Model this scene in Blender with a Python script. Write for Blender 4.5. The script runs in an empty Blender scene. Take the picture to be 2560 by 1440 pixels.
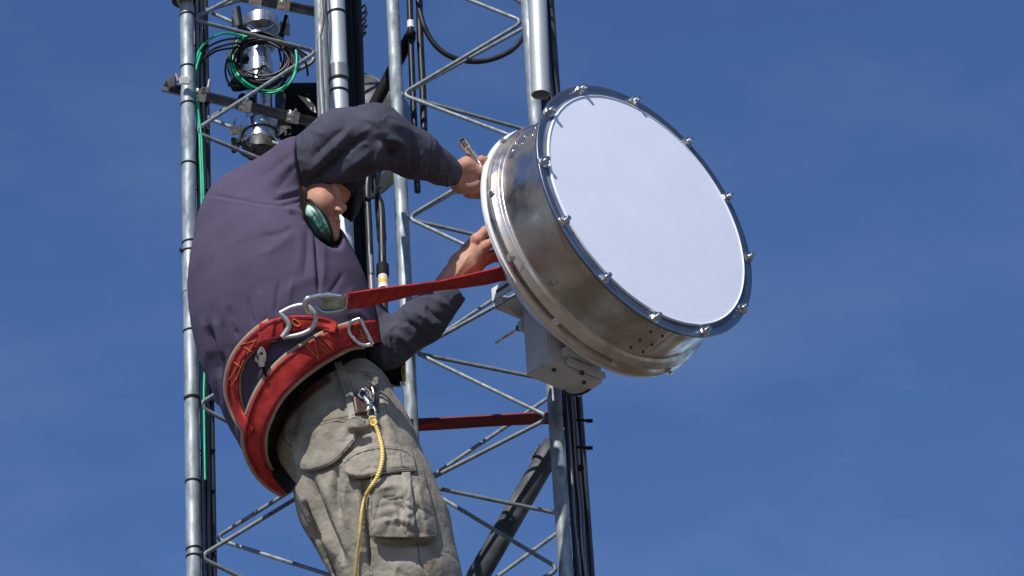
import bpy, math, random
import numpy as np
from mathutils import Vector, Matrix
from mathutils.bvhtree import BVHTree
random.seed(7); RNG = np.random.RandomState(11)
scene = bpy.context.scene
C = scene.collection

# ------------------------------------------------------------ camera
TH, RO, F, S = math.radians(32), math.radians(3.53), 10280.0, 1100.0
DIST = F / S
r0 = Vector((1, 0, 0)); u0 = Vector((0, -math.sin(TH), math.cos(TH))); FW = Vector((0, math.cos(TH), math.sin(TH)))
RT = (math.cos(RO) * r0 - math.sin(RO) * u0); UP = (math.cos(RO) * u0 + math.sin(RO) * r0)
ORG = Vector((0, 0, 1.6 + DIST * math.sin(TH)))
CAM = ORG - FW * DIST
cd = bpy.data.cameras.new('camera'); cam = bpy.data.objects.new('camera', cd); C.objects.link(cam)
cd.sensor_width = 36; cd.lens = 36 * F / 2560; cd.clip_end = 5000; cd.clip_start = 0.1
M = Matrix((RT, UP, -FW)).transposed().to_4x4(); M.translation = CAM
cam.matrix_world = M
scene.camera = cam

# ------------------------------------------------------------ sky and sun
SUN = Vector((-.26, -.69, .67)).normalized()
w = bpy.data.worlds.new('World'); scene.world = w; w.use_nodes = True
nt = w.node_tree; bg = nt.nodes['Background']
sky = nt.nodes.new('ShaderNodeTexSky'); sky.sky_type = 'NISHITA'; sky.sun_disc = False
sky.sun_elevation = math.asin(SUN.z); sky.sun_rotation = math.atan2(SUN.x, SUN.y)
sky.altitude = 2200; sky.air_density = 1.0; sky.dust_density = 0.25; sky.ozone_density = 3.5
hsv = nt.nodes.new('ShaderNodeHueSaturation'); hsv.inputs['Saturation'].default_value = 1.13; hsv.inputs['Value'].default_value = 1.36; hsv.inputs['Hue'].default_value = .508
nt.links.new(sky.outputs[0], hsv.inputs['Color'])
# faint high wisps of cloud
wtc = nt.nodes.new('ShaderNodeTexCoord'); wmp = nt.nodes.new('ShaderNodeMapping'); wmp.inputs['Scale'].default_value = (9, 9, 22); wmp.inputs['Rotation'].default_value = (0, .5, 0)
wn = nt.nodes.new('ShaderNodeTexNoise'); wn.inputs['Scale'].default_value = 1.6; wn.inputs['Detail'].default_value = 5; wn.inputs['Roughness'].default_value = .55
wr = nt.nodes.new('ShaderNodeMapRange'); wr.inputs[1].default_value = .45; wr.inputs[2].default_value = .85; wr.inputs[3].default_value = 0; wr.inputs[4].default_value = .22
wmx = nt.nodes.new('ShaderNodeMix'); wmx.data_type = 'RGBA'; wmx.inputs[7].default_value = (2.6, 3.4, 5.2, 1)
nt.links.new(wtc.outputs['Generated'], wmp.inputs[0]); nt.links.new(wmp.outputs[0], wn.inputs['Vector']); nt.links.new(wn.outputs[0], wr.inputs[0])
nt.links.new(wr.outputs[0], wmx.inputs[0]); nt.links.new(hsv.outputs[0], wmx.inputs[6]); nt.links.new(wmx.outputs[2], bg.inputs[0])
bg.inputs[1].default_value = 0.10
sl = bpy.data.lights.new('sun', 'SUN'); sl.energy = 5.0; sl.angle = math.radians(0.5); sl.color = (1.0, 0.965, 0.915)
so = bpy.data.objects.new('sun', sl); C.objects.link(so); so.rotation_euler = SUN.to_track_quat('Z', 'Y').to_euler()
scene.view_settings.view_transform = 'Standard'; scene.view_settings.look = 'None'
scene.view_settings.exposure = 0.0; scene.view_settings.gamma = 1.0; scene.view_settings.use_curve_mapping = False

# ------------------------------------------------------------ world points
def P(x, y, w=0.0):
    "the world point w metres nearer than the reference distance along the line of sight of a photo position"
    return CAM + float(DIST - w) * (FW + float((x - 1280) / F) * RT - float((y - 720) / F) * UP)
def proj(p):
    d = p - CAM; z = d.dot(FW)
    return 1280 + F * d.dot(RT) / z, 720 - F * d.dot(UP) / z, DIST - z
def on_plane(x, y, c, n, a=0.0):
    d = (FW + float((x - 1280) / F) * RT - float((y - 720) / F) * UP)
    t = ((c - CAM).dot(n) + a) / d.dot(n)
    return CAM + t * d
def leg_z(q, y):
    "height at which the vertical line through q stands at photo row y"
    k = (720 - y) / F
    b = Vector((q.x, q.y, 0)) - CAM
    # (b+z Z).UP = k (b+z Z).FW
    return (k * b.dot(FW) - b.dot(UP)) / (UP.z - k * FW.z)
def at_z(q, z): return Vector((q.x, q.y, z))

# ------------------------------------------------------------ materials
def mat(name, col=(.5, .5, .5), rough=.5, metal=0.0, spec=.5, col2=None, nscale=20, ndet=4, thr=(.35, .65), rvar=0.0,
        bump=0.0, bscale=60, bdist=.002, stretch=(1, 1, 1), col3=None, n3=6, thr3=(.5, .6), coat=0.0, sheen=0.0, trans=0.0, sss=0.0):
    m = bpy.data.materials.new(name); m.use_nodes = True; t = m.node_tree; N = t.nodes; Lk = t.links
    b = N['Principled BSDF']
    b.inputs['Roughness'].default_value = rough; b.inputs['Metallic'].default_value = metal
    b.inputs['Specular IOR Level'].default_value = spec
    b.inputs['Coat Weight'].default_value = coat; b.inputs['Sheen Weight'].default_value = sheen
    b.inputs['Transmission Weight'].default_value = trans
    if sss: b.inputs['Subsurface Weight'].default_value = sss; b.inputs['Subsurface Radius'].default_value = (.012, .005, .003); b.inputs['Subsurface Scale'].default_value = 1.0
    b.inputs['Base Color'].default_value = (*col, 1)
    tc = N.new('ShaderNodeTexCoord'); mp = N.new('ShaderNodeMapping'); mp.inputs['Scale'].default_value = stretch
    Lk.new(tc.outputs['Object'], mp.inputs[0])
    last = None
    if col2:
        n = N.new('ShaderNodeTexNoise'); n.inputs['Scale'].default_value = nscale; n.inputs['Detail'].default_value = ndet
        Lk.new(mp.outputs[0], n.inputs['Vector'])
        r = N.new('ShaderNodeMapRange'); r.inputs[1].default_value = thr[0]; r.inputs[2].default_value = thr[1]
        Lk.new(n.outputs[0], r.inputs[0])
        mx = N.new('ShaderNodeMix'); mx.data_type = 'RGBA'
        mx.inputs[6].default_value = (*col, 1); mx.inputs[7].default_value = (*col2, 1)
        Lk.new(r.outputs[0], mx.inputs[0]); last = mx.outputs[2]
        if rvar:
            rr = N.new('ShaderNodeMapRange'); rr.inputs[3].default_value = rough; rr.inputs[4].default_value = rough + rvar
            Lk.new(r.outputs[0], rr.inputs[0]); Lk.new(rr.outputs[0], b.inputs['Roughness'])
    if col3:
        n = N.new('ShaderNodeTexNoise'); n.inputs['Scale'].default_value = n3; n.inputs['Detail'].default_value = 6; n.inputs['Roughness'].default_value = .65
        Lk.new(tc.outputs['Object'], n.inputs['Vector'])
        r = N.new('ShaderNodeMapRange'); r.inputs[1].default_value = thr3[0]; r.inputs[2].default_value = thr3[1]
        Lk.new(n.outputs[0], r.inputs[0])
        mx = N.new('ShaderNodeMix'); mx.data_type = 'RGBA'; mx.inputs[6].default_value = (*col, 1); mx.inputs[7].default_value = (*col3, 1)
        if last: Lk.new(last, mx.inputs[6])
        Lk.new(r.outputs[0], mx.inputs[0]); last = mx.outputs[2]
    if last: Lk.new(last, b.inputs['Base Color'])
    if bump:
        n = N.new('ShaderNodeTexNoise'); n.inputs['Scale'].default_value = bscale; n.inputs['Detail'].default_value = 5
        Lk.new(mp.outputs[0], n.inputs['Vector'])
        bp = N.new('ShaderNodeBump'); bp.inputs['Strength'].default_value = bump; bp.inputs['Distance'].default_value = bdist
        Lk.new(n.outputs[0], bp.inputs['Height']); Lk.new(bp.outputs[0], b.inputs['Normal'])
    return m
MT = {}
MT['galv'] = mat('galvanised_steel', (.34, .38, .40), .5, .35, col2=(.15, .18, .20), nscale=55, ndet=8, rvar=.2, thr=(.36, .66), stretch=(1, 1, .35), col3=(.16, .15, .14), n3=26, thr3=(.62, .78), bump=.25, bscale=90, bdist=.0008)
MT['rod'] = mat('weathered_galvanised_rod', (.25, .28, .30), .5, .3, col2=(.15, .17, .18), nscale=60, rvar=.15, col3=(.10, .08, .065), n3=40, thr3=(.6, .72))
MT['diag'] = mat('shade_darkened_steel', (.062, .068, .075), .62, .1, col2=(.035, .038, .042), nscale=20, rvar=.2, col3=(.10, .10, .10), n3=12, thr3=(.6, .7))  # the diagonal pipe's shade is put into this colour; third tower legs share it
MT['alu'] = mat('aluminium_tube', (.50, .515, .52), .5, .55, col2=(.33, .345, .35), nscale=30, rvar=.2, thr=(.4, .8), stretch=(1, 1, .2), col3=(.2, .19, .17), n3=45, thr3=(.68, .75))
MT['steel'] = mat('brushed_steel', (.62, .60, .57), .22, 1.0, col2=(.42, .40, .37), nscale=14, rvar=.22, thr=(.35, .7), bump=.12, bscale=9, bdist=.004)
MT['chrome'] = mat('bright_zinc', (.78, .78, .76), .16, 1.0, col2=(.5, .5, .48), nscale=90, rvar=.2)
MT['drum'] = mat('stained_stainless', (.62, .58, .54), .27, 1.0, col2=(.42, .36, .30), nscale=16, rvar=.22, ndet=10, thr=(.4, .64), bump=.4, bscale=20, bdist=.003, col3=(.16, .14, .13), n3=30, thr3=(.60, .72))
MT['ringm'] = mat('ring_steel', (.22, .26, .31), .32, .9, col2=(.16, .19, .23), nscale=25, rvar=.1, col3=(.5, .52, .54), n3=60, thr3=(.68, .75))
MT['white'] = mat('white_paint', (.74, .75, .74), .38, 0, col2=(.66, .66, .65), nscale=18, col3=(.42, .40, .36), n3=30, thr3=(.68, .85))
MT['radome'] = mat('radome_fabric', (.74, .77, .87), .6, 0, spec=.3, col2=(.71, .74, .84), nscale=9, col3=(.62, .64, .73), n3=55, thr3=(.70, .82), bump=.05, bscale=200, bdist=.0004)
MT['black'] = mat('black_cable_jacket', (.009, .009, .011), .34, 0, spec=.4, col2=(.018, .018, .02), nscale=30, rvar=.15)
MT['matt'] = mat('matt_black', (.007, .007, .008), .7, 0, spec=.2)
MT['dark'] = mat('dark_steel', (.045, .047, .05), .45, .5, col2=(.10, .10, .10), nscale=50, rvar=.2)
MT['green'] = mat('green_cable_jacket', (.0, .30, .13), .35, 0, col2=(.0, .40, .19), nscale=30)
MT['greyc'] = mat('grey_cable_jacket', (.22, .22, .23), .4, .2, col2=(.14, .14, .15), nscale=40, stretch=(1, 1, .2))
MT['gold'] = mat('brass', (.72, .52, .22), .25, 1.0)
MT['cream'] = mat('cream_label', (.62, .55, .40), .6)
MT['yellowlab'] = mat('yellow_label', (.65, .42, .06), .6)
MT['boxgrey'] = mat('light_grey_paint', (.62, .63, .65), .45, 0, col2=(.52, .53, .55), nscale=15, col3=(.25, .22, .19), n3=14, thr3=(.6, .8))

# ------------------------------------------------------------ mesh builder
class MB:
    def __init__(s): s.v = []; s.f = []; s.sm = []
    def add(s, vs, fs, smooth=True):
        o = len(s.v); s.v += [tuple(v) for v in vs]; s.f += [tuple(i + o for i in f) for f in fs]; s.sm += [smooth] * len(fs); return s
    def tube(s, pts, r, n=10, cap=True, closed=False, flat=None, up=None):
        pts = [Vector(p) for p in pts]; m = len(pts)
        rs = r if isinstance(r, (list, tuple)) else [r] * m
        T = []
        for i in range(m):
            a = pts[(i - 1) % m] if (closed or i > 0) else pts[0]; b = pts[(i + 1) % m] if (closed or i < m - 1) else pts[-1]
            T.append((b - a).normalized())
        ref = up if up is not None else (Vector((0, 0, 1)) if abs(T[0].z) < .9 else Vector((1, 0, 0)))
        nrm = (ref - T[0] * ref.dot(T[0])).normalized(); vs = []
        for i in range(m):
            if up is not None: nrm = (up - T[i] * up.dot(T[i])).normalized()
            else: nrm = (nrm - T[i] * nrm.dot(T[i])).normalized()
            bn = T[i].cross(nrm)
            fx, fy = (1, 1) if flat is None else flat
            for k in range(n):
                a = 2 * math.pi * k / n
                vs.append(pts[i] + rs[i] * (math.cos(a) * fx * nrm + math.sin(a) * fy * bn))
        fs = []
        for i in range(m if closed else m - 1):
            for k in range(n):
                j = (i + 1) % m; q = (k + 1) % n
                fs.append((i * n + k, j * n + k, j * n + q, i * n + q))
        s.add(vs, fs)
        if cap and not closed:
            s.add(vs[:n], [tuple(range(n))[::-1]], False); s.add(vs[-n:], [tuple(range(n))], False)
        return s
    def cyl(s, a, b, r, n=16, cap=True): return s.tube([a, b], r, n, cap)
    def box(s, c, ax, hs, bev=0.0):
        c = Vector(c); ax = [Vector(a).normalized() for a in ax]
        if not bev:
            vs = [c + ax[0] * hs[0] * i + ax[1] * hs[1] * j + ax[2] * hs[2] * k for i in (-1, 1) for j in (-1, 1) for k in (-1, 1)]
            fs = [(0, 1, 3, 2), (4, 6, 7, 5), (0, 4, 5, 1), (2, 3, 7, 6), (0, 2, 6, 4), (1, 5, 7, 3)]
            return s.add(vs, fs, False)
        import bmesh
        bm = bmesh.new(); vv = [bm.verts.new(c + ax[0] * hs[0] * i + ax[1] * hs[1] * j + ax[2] * hs[2] * k) for i in (-1, 1) for j in (-1, 1) for k in (-1, 1)]
        for f in [(0, 1, 3, 2), (4, 6, 7, 5), (0, 4, 5, 1), (2, 3, 7, 6), (0, 2, 6, 4), (1, 5, 7, 3)]: bm.faces.new([vv[i] for i in f])
        bmesh.ops.bevel(bm, geom=bm.edges[:], offset=bev, segments=2, affect='EDGES')
        bm.verts.index_update(); s.add([v.co for v in bm.verts], [[v.index for v in f.verts] for f in bm.faces], False); bm.free(); return s
    def lathe(s, prof, c, axis, n=96, closed=False, smooth=True, arc=(0, 2 * math.pi), rf=None):
        "prof: list of (a along the axis, radius)"
        axis = Vector(axis).normalized(); ref = Vector((0, 0, 1)) if abs(axis.z) < .9 else Vector((1, 0, 0))
        e1 = (ref - axis * ref.dot(axis)).normalized(); e2 = axis.cross(e1); vs = []; m = len(prof)
        full = abs(arc[1] - arc[0] - 2 * math.pi) < 1e-6; nn = n if full else n + 1
        for a, r_ in prof:
            for k in range(nn):
                t = arc[0] + (arc[1] - arc[0]) * k / n; r = r_ + (rf(t, a) if rf else 0)
                vs.append(c + axis * float(a) + float(r) * (math.cos(t) * e1 + math.sin(t) * e2))
        fs = []
        for i in range(m if closed else m - 1):
            for k in range(n):
                j = (i + 1) % m; q = (k + 1) % nn
                fs.append((i * nn + k, i * nn + q, j * nn + q, j * nn + k))
        return s.add(vs, fs, smooth)
    def torus(s, c, axis, R, r, n=32, m=8, sx=1, e=None):
        axis = Vector(axis).normalized(); ref = e if e is not None else (Vector((0, 0, 1)) if abs(axis.z) < .9 else Vector((1, 0, 0)))
        e1 = (ref - axis * ref.dot(axis)).normalized(); e2 = axis.cross(e1)
        return s.tube([c + R * (math.cos(t) * e1 * sx + math.sin(t) * e2) for t in [2 * math.pi * k / n for k in range(n)]], r, m, closed=True)
    def sphere(s, c, r, n=12, sc=(1, 1, 1), ax=None):
        ax = ax or [Vector((1, 0, 0)), Vector((0, 1, 0)), Vector((0, 0, 1))]; vs = []; fs = []; m = max(6, n // 2 + 2)
        for i in range(m + 1):
            ph = math.pi * i / m
            for k in range(n):
                a = 2 * math.pi * k / n
                d = (math.sin(ph) * math.cos(a) * sc[0], math.sin(ph) * math.sin(a) * sc[1], math.cos(ph) * sc[2])
                vs.append(c + r * (ax[0] * d[0] + ax[1] * d[1] + ax[2] * d[2]))
        for i in range(m):
            for k in range(n): fs.append((i * n + k, (i + 1) * n + k, (i + 1) * n + (k + 1) % n, i * n + (k + 1) % n))
        return s.add(vs, fs)
    def plate(s, poly, nrm, th):
        "flat polygon with thickness th, going backwards from nrm"
        nrm = Vector(nrm).normalized(); n = len(poly); a = [Vector(p) for p in poly]; b = [p - nrm * th for p in a]
        fs = [tuple(range(n)), tuple(range(2 * n - 1, n - 1, -1))] + [(i, n + i, n + (i + 1) % n, (i + 1) % n) for i in range(n)]
        return s.add(a + b, fs, False)
    def strap(s, L, R, th, nf=None):
        "band between two edge curves L and R (world points), thickness th along the local normal"
        m = len(L); vs = []
        for i in range(m):
            a = L[max(i - 1, 0)]; b = L[min(i + 1, m - 1)]
            nn = (b - a).cross(R[i] - L[i]).normalized()
            if nf is not None and nn.dot(nf) < 0: nn = -nn
            vs += [L[i] + nn * th / 2, R[i] + nn * th / 2, R[i] - nn * th / 2, L[i] - nn * th / 2]
        fs = [(0, 1, 2, 3), tuple(4 * (m - 1) + k for k in (3, 2, 1, 0))]
        for i in range(m - 1):
            for k in range(4): fs.append((4 * i + k, 4 * i + 4 + k, 4 * i + 4 + (k + 1) % 4, 4 * i + (k + 1) % 4))
        return s.add(vs, fs, False)
    def build(s, name, m, parent=None, auto=True):
        me = bpy.data.meshes.new(name); me.from_pydata(s.v, [], s.f); me.validate()
        me.polygons.foreach_set('use_smooth', s.sm if len(s.sm) == len(me.polygons) else [False] * len(me.polygons)); me.update()
        import bmesh
        bm = bmesh.new(); bm.from_mesh(me); bmesh.ops.recalc_face_normals(bm, faces=bm.faces); bm.to_mesh(me); bm.free()
        me.materials.append(m if not isinstance(m, str) else MT[m])
        o = bpy.data.objects.new(name, me); C.objects.link(o)
        if parent is not None:
            o.parent = parent; o.matrix_parent_inverse = parent.matrix_world.inverted() if parent.type == 'EMPTY' else Matrix.Identity(4)
        return o
def tag(o, label=None, cat=None, group=None, kind=None):
    if label: o['label'] = label
    if cat: o['category'] = cat
    if group: o['group'] = group
    if kind: o['kind'] = kind
    return o
def empty(name, loc, label, cat, group=None):
    o = bpy.data.objects.new(name, None); C.objects.link(o); o.location = loc; o.empty_display_size = .05
    bpy.context.view_layer.update()
    return tag(o, label, cat, group)
def spline(pts, k=8, closed=False):
    "Catmull-Rom through tuples"
    A = [np.array(p, float) for p in pts]; n = len(A); out = []
    for i in range(n if closed else n - 1):
        if closed: p0, p1, p2, p3 = A[(i - 1) % n], A[i], A[(i + 1) % n], A[(i + 2) % n]
        else: p0, p1, p2, p3 = A[max(i - 1, 0)], A[i], A[i + 1], A[min(i + 2, n - 1)]
        for j in range(k):
            t = j / k
            out.append(.5 * (2 * p1 + (p2 - p0) * t + (2 * p0 - 5 * p1 + 4 * p2 - p3) * t * t + (3 * p1 - p0 - 3 * p2 + p3) * t ** 3))
    if not closed: out.append(A[-1])
    return out
def path(pts, k=8, closed=False): return [P(*q) for q in spline(pts, k, closed)]
def px(n): return n / S
Z = Vector((0, 0, 1))

# ------------------------------------------------------------ ground (never in frame, seen in the metal)
g = MB(); R = 3000
g.add([(-R, -R, 0), (R, -R, 0), (R, R, 0), (-R, R, 0)], [(0, 1, 2, 3)], False)
ground = g.build('ground', mat('dry_ground', (.115, .085, .06), .95, 0, col2=(.06, .05, .035), nscale=.12, col3=(.17, .14, .11), n3=.03, thr3=(.45, .6)))
tag(ground, kind='structure')
# ------------------------------------------------------------ lattice masts
def bend(nodes, r=.022, k=5):
    "rounded zigzag through nodes"
    out = [nodes[0]]
    for i in range(1, len(nodes) - 1):
        a, b, c = nodes[i - 1], nodes[i], nodes[i + 1]
        u = (a - b).normalized(); v = (c - b).normalized()
        p, q = b + u * r, b + v * r
        for j in range(k + 1):
            t = j / k; out.append((1 - t) ** 2 * p + 2 * t * (1 - t) * (b + (u + v) * r * .12) + t * t * q)
    out.append(nodes[-1]); return out
def zig(qa, qb, nodes, lr):
    "nodes: list of ('a'|'b', photo row); extended in the same rhythm down to the ground and upwards"
    z = [(s, leg_z(qa if s == 'a' else qb, y)) for s, y in nodes]
    stp = .21
    while z[-1][1] > .35: z.append(('a' if z[-1][0] == 'b' else 'b', z[-1][1] - stp))
    while z[0][1] < 8.6: z.insert(0, ('a' if z[0][0] == 'b' else 'b', z[0][1] + stp))
    d = (Vector((qb.x, qb.y, 0)) - Vector((qa.x, qa.y, 0))).normalized()
    return [at_z(qa, h) + d * lr if s == 'a' else at_z(qb, h) - d * lr for s, h in z]
LR = .0165
def lattice(label, q, faces):
    root = empty('lattice_tower', at_z(q[0], 0), label, 'lattice tower', 'galvanised lattice towers')
    for i, p in enumerate(q):
        m = MB(); m.tube([at_z(p, z) for z in np.linspace(-.01, 9.2, 12)], LR, 20)
        # weld blobs and section sleeve
        for z in np.arange(.5, 9.0, 3.05): m.lathe([(-.05, LR), (-.05, LR + .0015), (.05, LR + .0015), (.05, LR)], at_z(p, z + .17 * i), Z, 20, smooth=False)
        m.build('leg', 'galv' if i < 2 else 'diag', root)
    for a, b, nodes in faces:
        nd = zig(q[a], q[b], nodes, LR * .8)
        m = MB(); m.tube(bend(nd), px(5.4), 10)
        for n_ in nd: m.sphere(n_, px(8), 8, (.8, .8, 1.5))
        m.build('zigzag_brace', 'rod', root)
    return root
qL, qR, qK = P(475.5, 720, .05), P(826, 720, -.15), P(514, 720, -.32)
qA, qB, qC = P(1013, 720, -.28), P(1367, 720, -.10), P(1419, 720, -.45)
towL = lattice('galvanised lattice tower behind the bending worker, carrying the coiled cables and strut bars', [qL, qR, qK], [
    (0, 1, [('b', -110), ('a', 45), ('b', 132), ('a', 325), ('b', 464), ('a', 640), ('b', 820), ('a', 1010), ('b', 1195), ('a', 1390), ('b', 1560)]),
    (2, 1, [('b', -60), ('a', 30), ('b', 145), ('a', 300), ('b', 396), ('a', 620), ('b', 760), ('a', 1003), ('b', 1160), ('a', 1350), ('b', 1438)]),
    (0, 2, [('a', -100), ('b', 20), ('a', 180), ('b', 350), ('a', 480), ('b', 640), ('a', 780), ('b', 960), ('a', 1130), ('b', 1300), ('a', 1480)])])
towR = lattice('galvanised lattice tower behind the drum shaped dish, with red strap round it', [qA, qB, qC], [
    (0, 1, [('a', -70), ('b', 50), ('a', 240), ('b', 355), ('a', 548), ('b', 698), ('a', 882), ('b', 1040), ('a', 1215), ('b', 1420), ('a', 1590)]),
    (0, 2, [('b', 45), ('a', 236), ('b', 345), ('a', 545), ('b', 640), ('a', 880), ('b', 962), ('a', 1210), ('b', 1296), ('a', 1570)]),
    (1, 2, [('a', -100), ('b', 60), ('a', 190), ('b', 345), ('a', 500), ('b', 640), ('a', 800), ('b', 962), ('a', 1130), ('b', 1296), ('a', 1480)])])
def ring(q, y, r, h, t, mt, parent, name='cable_tie', tilt=0, tail=0):
    z = leg_z(q, y); m = MB(); ax = Vector((tilt, 0, 1)).normalized()
    m.lathe([(-h, r), (-h, r + t), (h, r + t), (h, r)], at_z(q, z), ax, 24, smooth=False)
    if tail:
        p = at_z(q, z) + (Vector((-1, -.5, 0)).normalized() * (r + t)); m.box(p, [Vector((1, .4, .1)), Vector((0, 1, 0)), Z], (.007, .003, h * 1.5))
    return m.build(name, mt, parent)
for y, tl in ((170, 0), (262, 0), (412, 0), (608, 0), (630, 1), (830, 0), (998, 0), (1206, 0), (1374, 0), (1393, 0), (40, 0)):
    ring(qL, y, LR, .0022 if y != 998 else .004, .0012, 'matt', towL, tilt=random.uniform(-.12, .12), tail=tl)

# vertical mast pipe with sleeve
qM = P(866, 720, .0)
mp_ = empty('mast_pipe', at_z(qM, 0), 'thick bright galvanised mast pipe with a dull sleeve, rising behind the worker', 'pipe')
m = MB(); m.tube([at_z(qM, z) for z in np.linspace(0, 9.2, 8)], px(23.5), 32); m.build('pipe', 'alu', mp_)
z1 = leg_z(qM, 168); z2 = leg_z(qM, 206)
m = MB(); m.lathe([(z2, px(23.5)), (z2, px(25.3)), (z1, px(25.3)), (z1, px(23.5))], at_z(qM, 0), Z, 96, smooth=False); m.build('sleeve', 'greyc', mp_)
for y in (36, 203, 232): ring(qM, y, px(25.4) if y == 203 else px(23.5), .003, .0015, 'matt', mp_, tilt=random.uniform(-.1, .1))
# aluminium tube with the open end
pt = empty('mast_tube', P(1351, 235, -.30), 'bright aluminium tube hanging down with its open end above the dish', 'pipe')
a, b = P(1337, -190, -.53), P(1351.5, 237, -.30); d = (b - a).normalized()
m = MB(); Lt = (b - a).length; m.lathe([(-.25, px(24.5)), (Lt - .002, px(24.5))], a, d, 40); m.lathe([(Lt - .002, px(24.5)), (Lt, px(24.3)), (Lt, px(22.5))], a, d, 40, smooth=False); m.lathe([(Lt, px(22.5)), (Lt - .25, px(22.5))], a, d, 40); m.build('tube', 'alu', pt)
m = MB(); m.lathe([(-.05, 0), (-.05, px(22.3)), (-.06, px(22.3))], b, d, 24); m.build('inner_plug', 'dark', pt)

# big diagonal pipe lower right with U bolt
dg = empty('diagonal_pipe', P(1300, 1250, -.25), 'thick grey pipe sloping up to the right tower leg below the dish', 'pipe')
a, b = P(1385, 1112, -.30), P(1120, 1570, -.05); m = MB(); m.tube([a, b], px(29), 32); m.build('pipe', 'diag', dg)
d = (b - a).normalized(); c = a + d * .055
m = MB(); s_ = d.cross(FW).normalized(); f_ = d.cross(s_)
pts = [c + s_ * px(33) * math.cos(t) - f_ * px(33) * math.sin(t) for t in np.linspace(0, math.pi, 14)]
pts = [pts[0] + f_ * .05 + d * .01] + pts + [pts[-1] + f_ * .05 - d * .01]
m.tube(pts, px(4.5), 8); m.build('u_bolt', 'chrome', dg)

# ------------------------------------------------------------ the dish
N_ = Vector((.688, -.7204, .0871)).normalized(); DC = P(1480.5, 632, .15)
T_ = (N_.cross(Z)).normalized() * -1      # horizontal, to the right and away
if T_.x < 0: T_ = -T_
V_ = T_.cross(N_).normalized(); V_ = V_ if V_.z > 0 else -V_
dish = empty('dish_antenna', DC, 'drum shaped microwave dish with white front skin and bright steel shroud', 'antenna')
FR = .311                      # bolt circle
fc = on_plane(1614.8, 525.2, P(1614.8, 525.2, .15 + .107), N_)
AX = (fc - DC).length; AXD = (fc - DC).normalized()
print('axis', AX, AXD, N_)
# white rolled rim + bowl behind
m = MB(); R0 = .3245
R1 = R0 - .005; m.lathe([(.003, R1 - .012), (.005, R1 - .004), (.003, R1 + .0005), (-.008, R1 + .0015), (-.012, R1 - .003), (-.010, R1 - .010)] +
        [(-.012 - .15 * (1 - (r / .31) ** 2), r) for r in np.linspace(.308, .0, 14)], DC + V_ * .005 - T_ * .002, N_, 160)
m.build('reflector', 'white', dish)
# shroud
prof = [(.0055, R0 - .003), (.0075, R0 - .003), (.009, R0 - .006), (.028, R0 - .0075), (.030, R0 - .0055), (.033, R0 - .0055), (.035, R0 - .008), (.050, R0 - .011), (.0515, R0 - .012), (.053, R0 - .019), (.055, R0 - .0205)]
prof += [(a_, .3040 - .004 * (a_ - .058) / .13) for a_ in np.linspace(.060, AX - .006, 8)]
def ripple(t, a):
    k = max(0.0, math.sin(t - 2.2)) if a > .056 else .15
    return (.0016 * math.sin(11 * t + 1.3) + .0009 * math.sin(29 * t) + .0004 * math.sin(47 * t + 2)) * k
m = MB(); m.lathe(prof, DC, AXD, 300, rf=ripple)
ir = [(p[0], p[1] - .0025) for p in prof][::-1]; m.lathe(ir, DC, AXD, 200); shroud = m.build('shroud', 'drum', dish)
me = shroud.data
# seam straps with rivets on the shroud
def on_shroud(ang, a_, dr=0):
    e = math.cos(ang) * V_ + math.sin(ang) * T_
    a_ = float(a_); rr = float(np.interp(a_, [p[0] for p in prof], [p[1] for p in prof])) + dr
    return DC + AXD * a_ + e * rr, e
def ang_at(x, y, a_):
    best = min(((proj(on_shroud(t, a_)[0])[0] - x) ** 2 + (proj(on_shroud(t, a_)[0])[1] - y) ** 2, t) for t in np.linspace(0, 2 * math.pi, 720)); return best[1]
def seam(ang, wd, rv):
    e1, e2 = ang - wd, ang + wd; m = MB(); aa = list(np.linspace(.058, AX - .006, 6)); vs = []; fs = []; K = 8
    for a_ in aa:
        for k in range(K + 1):
            t = e1 + (e2 - e1) * k / K; vs.append(on_shroud(t, a_, .0025 if 0 < k < K else .0002)[0])
    for i in range(len(aa) - 1):
        for k in range(K): fs.append((i * (K + 1) + k, i * (K + 1) + k + 1, (i + 1) * (K + 1) + k + 1, (i + 1) * (K + 1) + k))
    m.add(vs, fs, True); st = m.build('seam_strap', 'drum', dish)
    for s_ in rv:
        for a_ in (.075, .105, .14):
            m = MB(); p, e = on_shroud(ang + s_, a_, .003); m.sphere(p, .0035, 10, (1, 1, 1)); m.build('rivet', 'dark' if ang > 2 and ang < 4.5 else 'chrome', st)
aS1 = ang_at(1300, 370, .08); aS2 = ang_at(1600, 860, .08)
print('seams', aS1, aS2)
seam(aS1, .085, (-.045, .045)); seam(aS2, .11, (-.06, .06))
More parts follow.
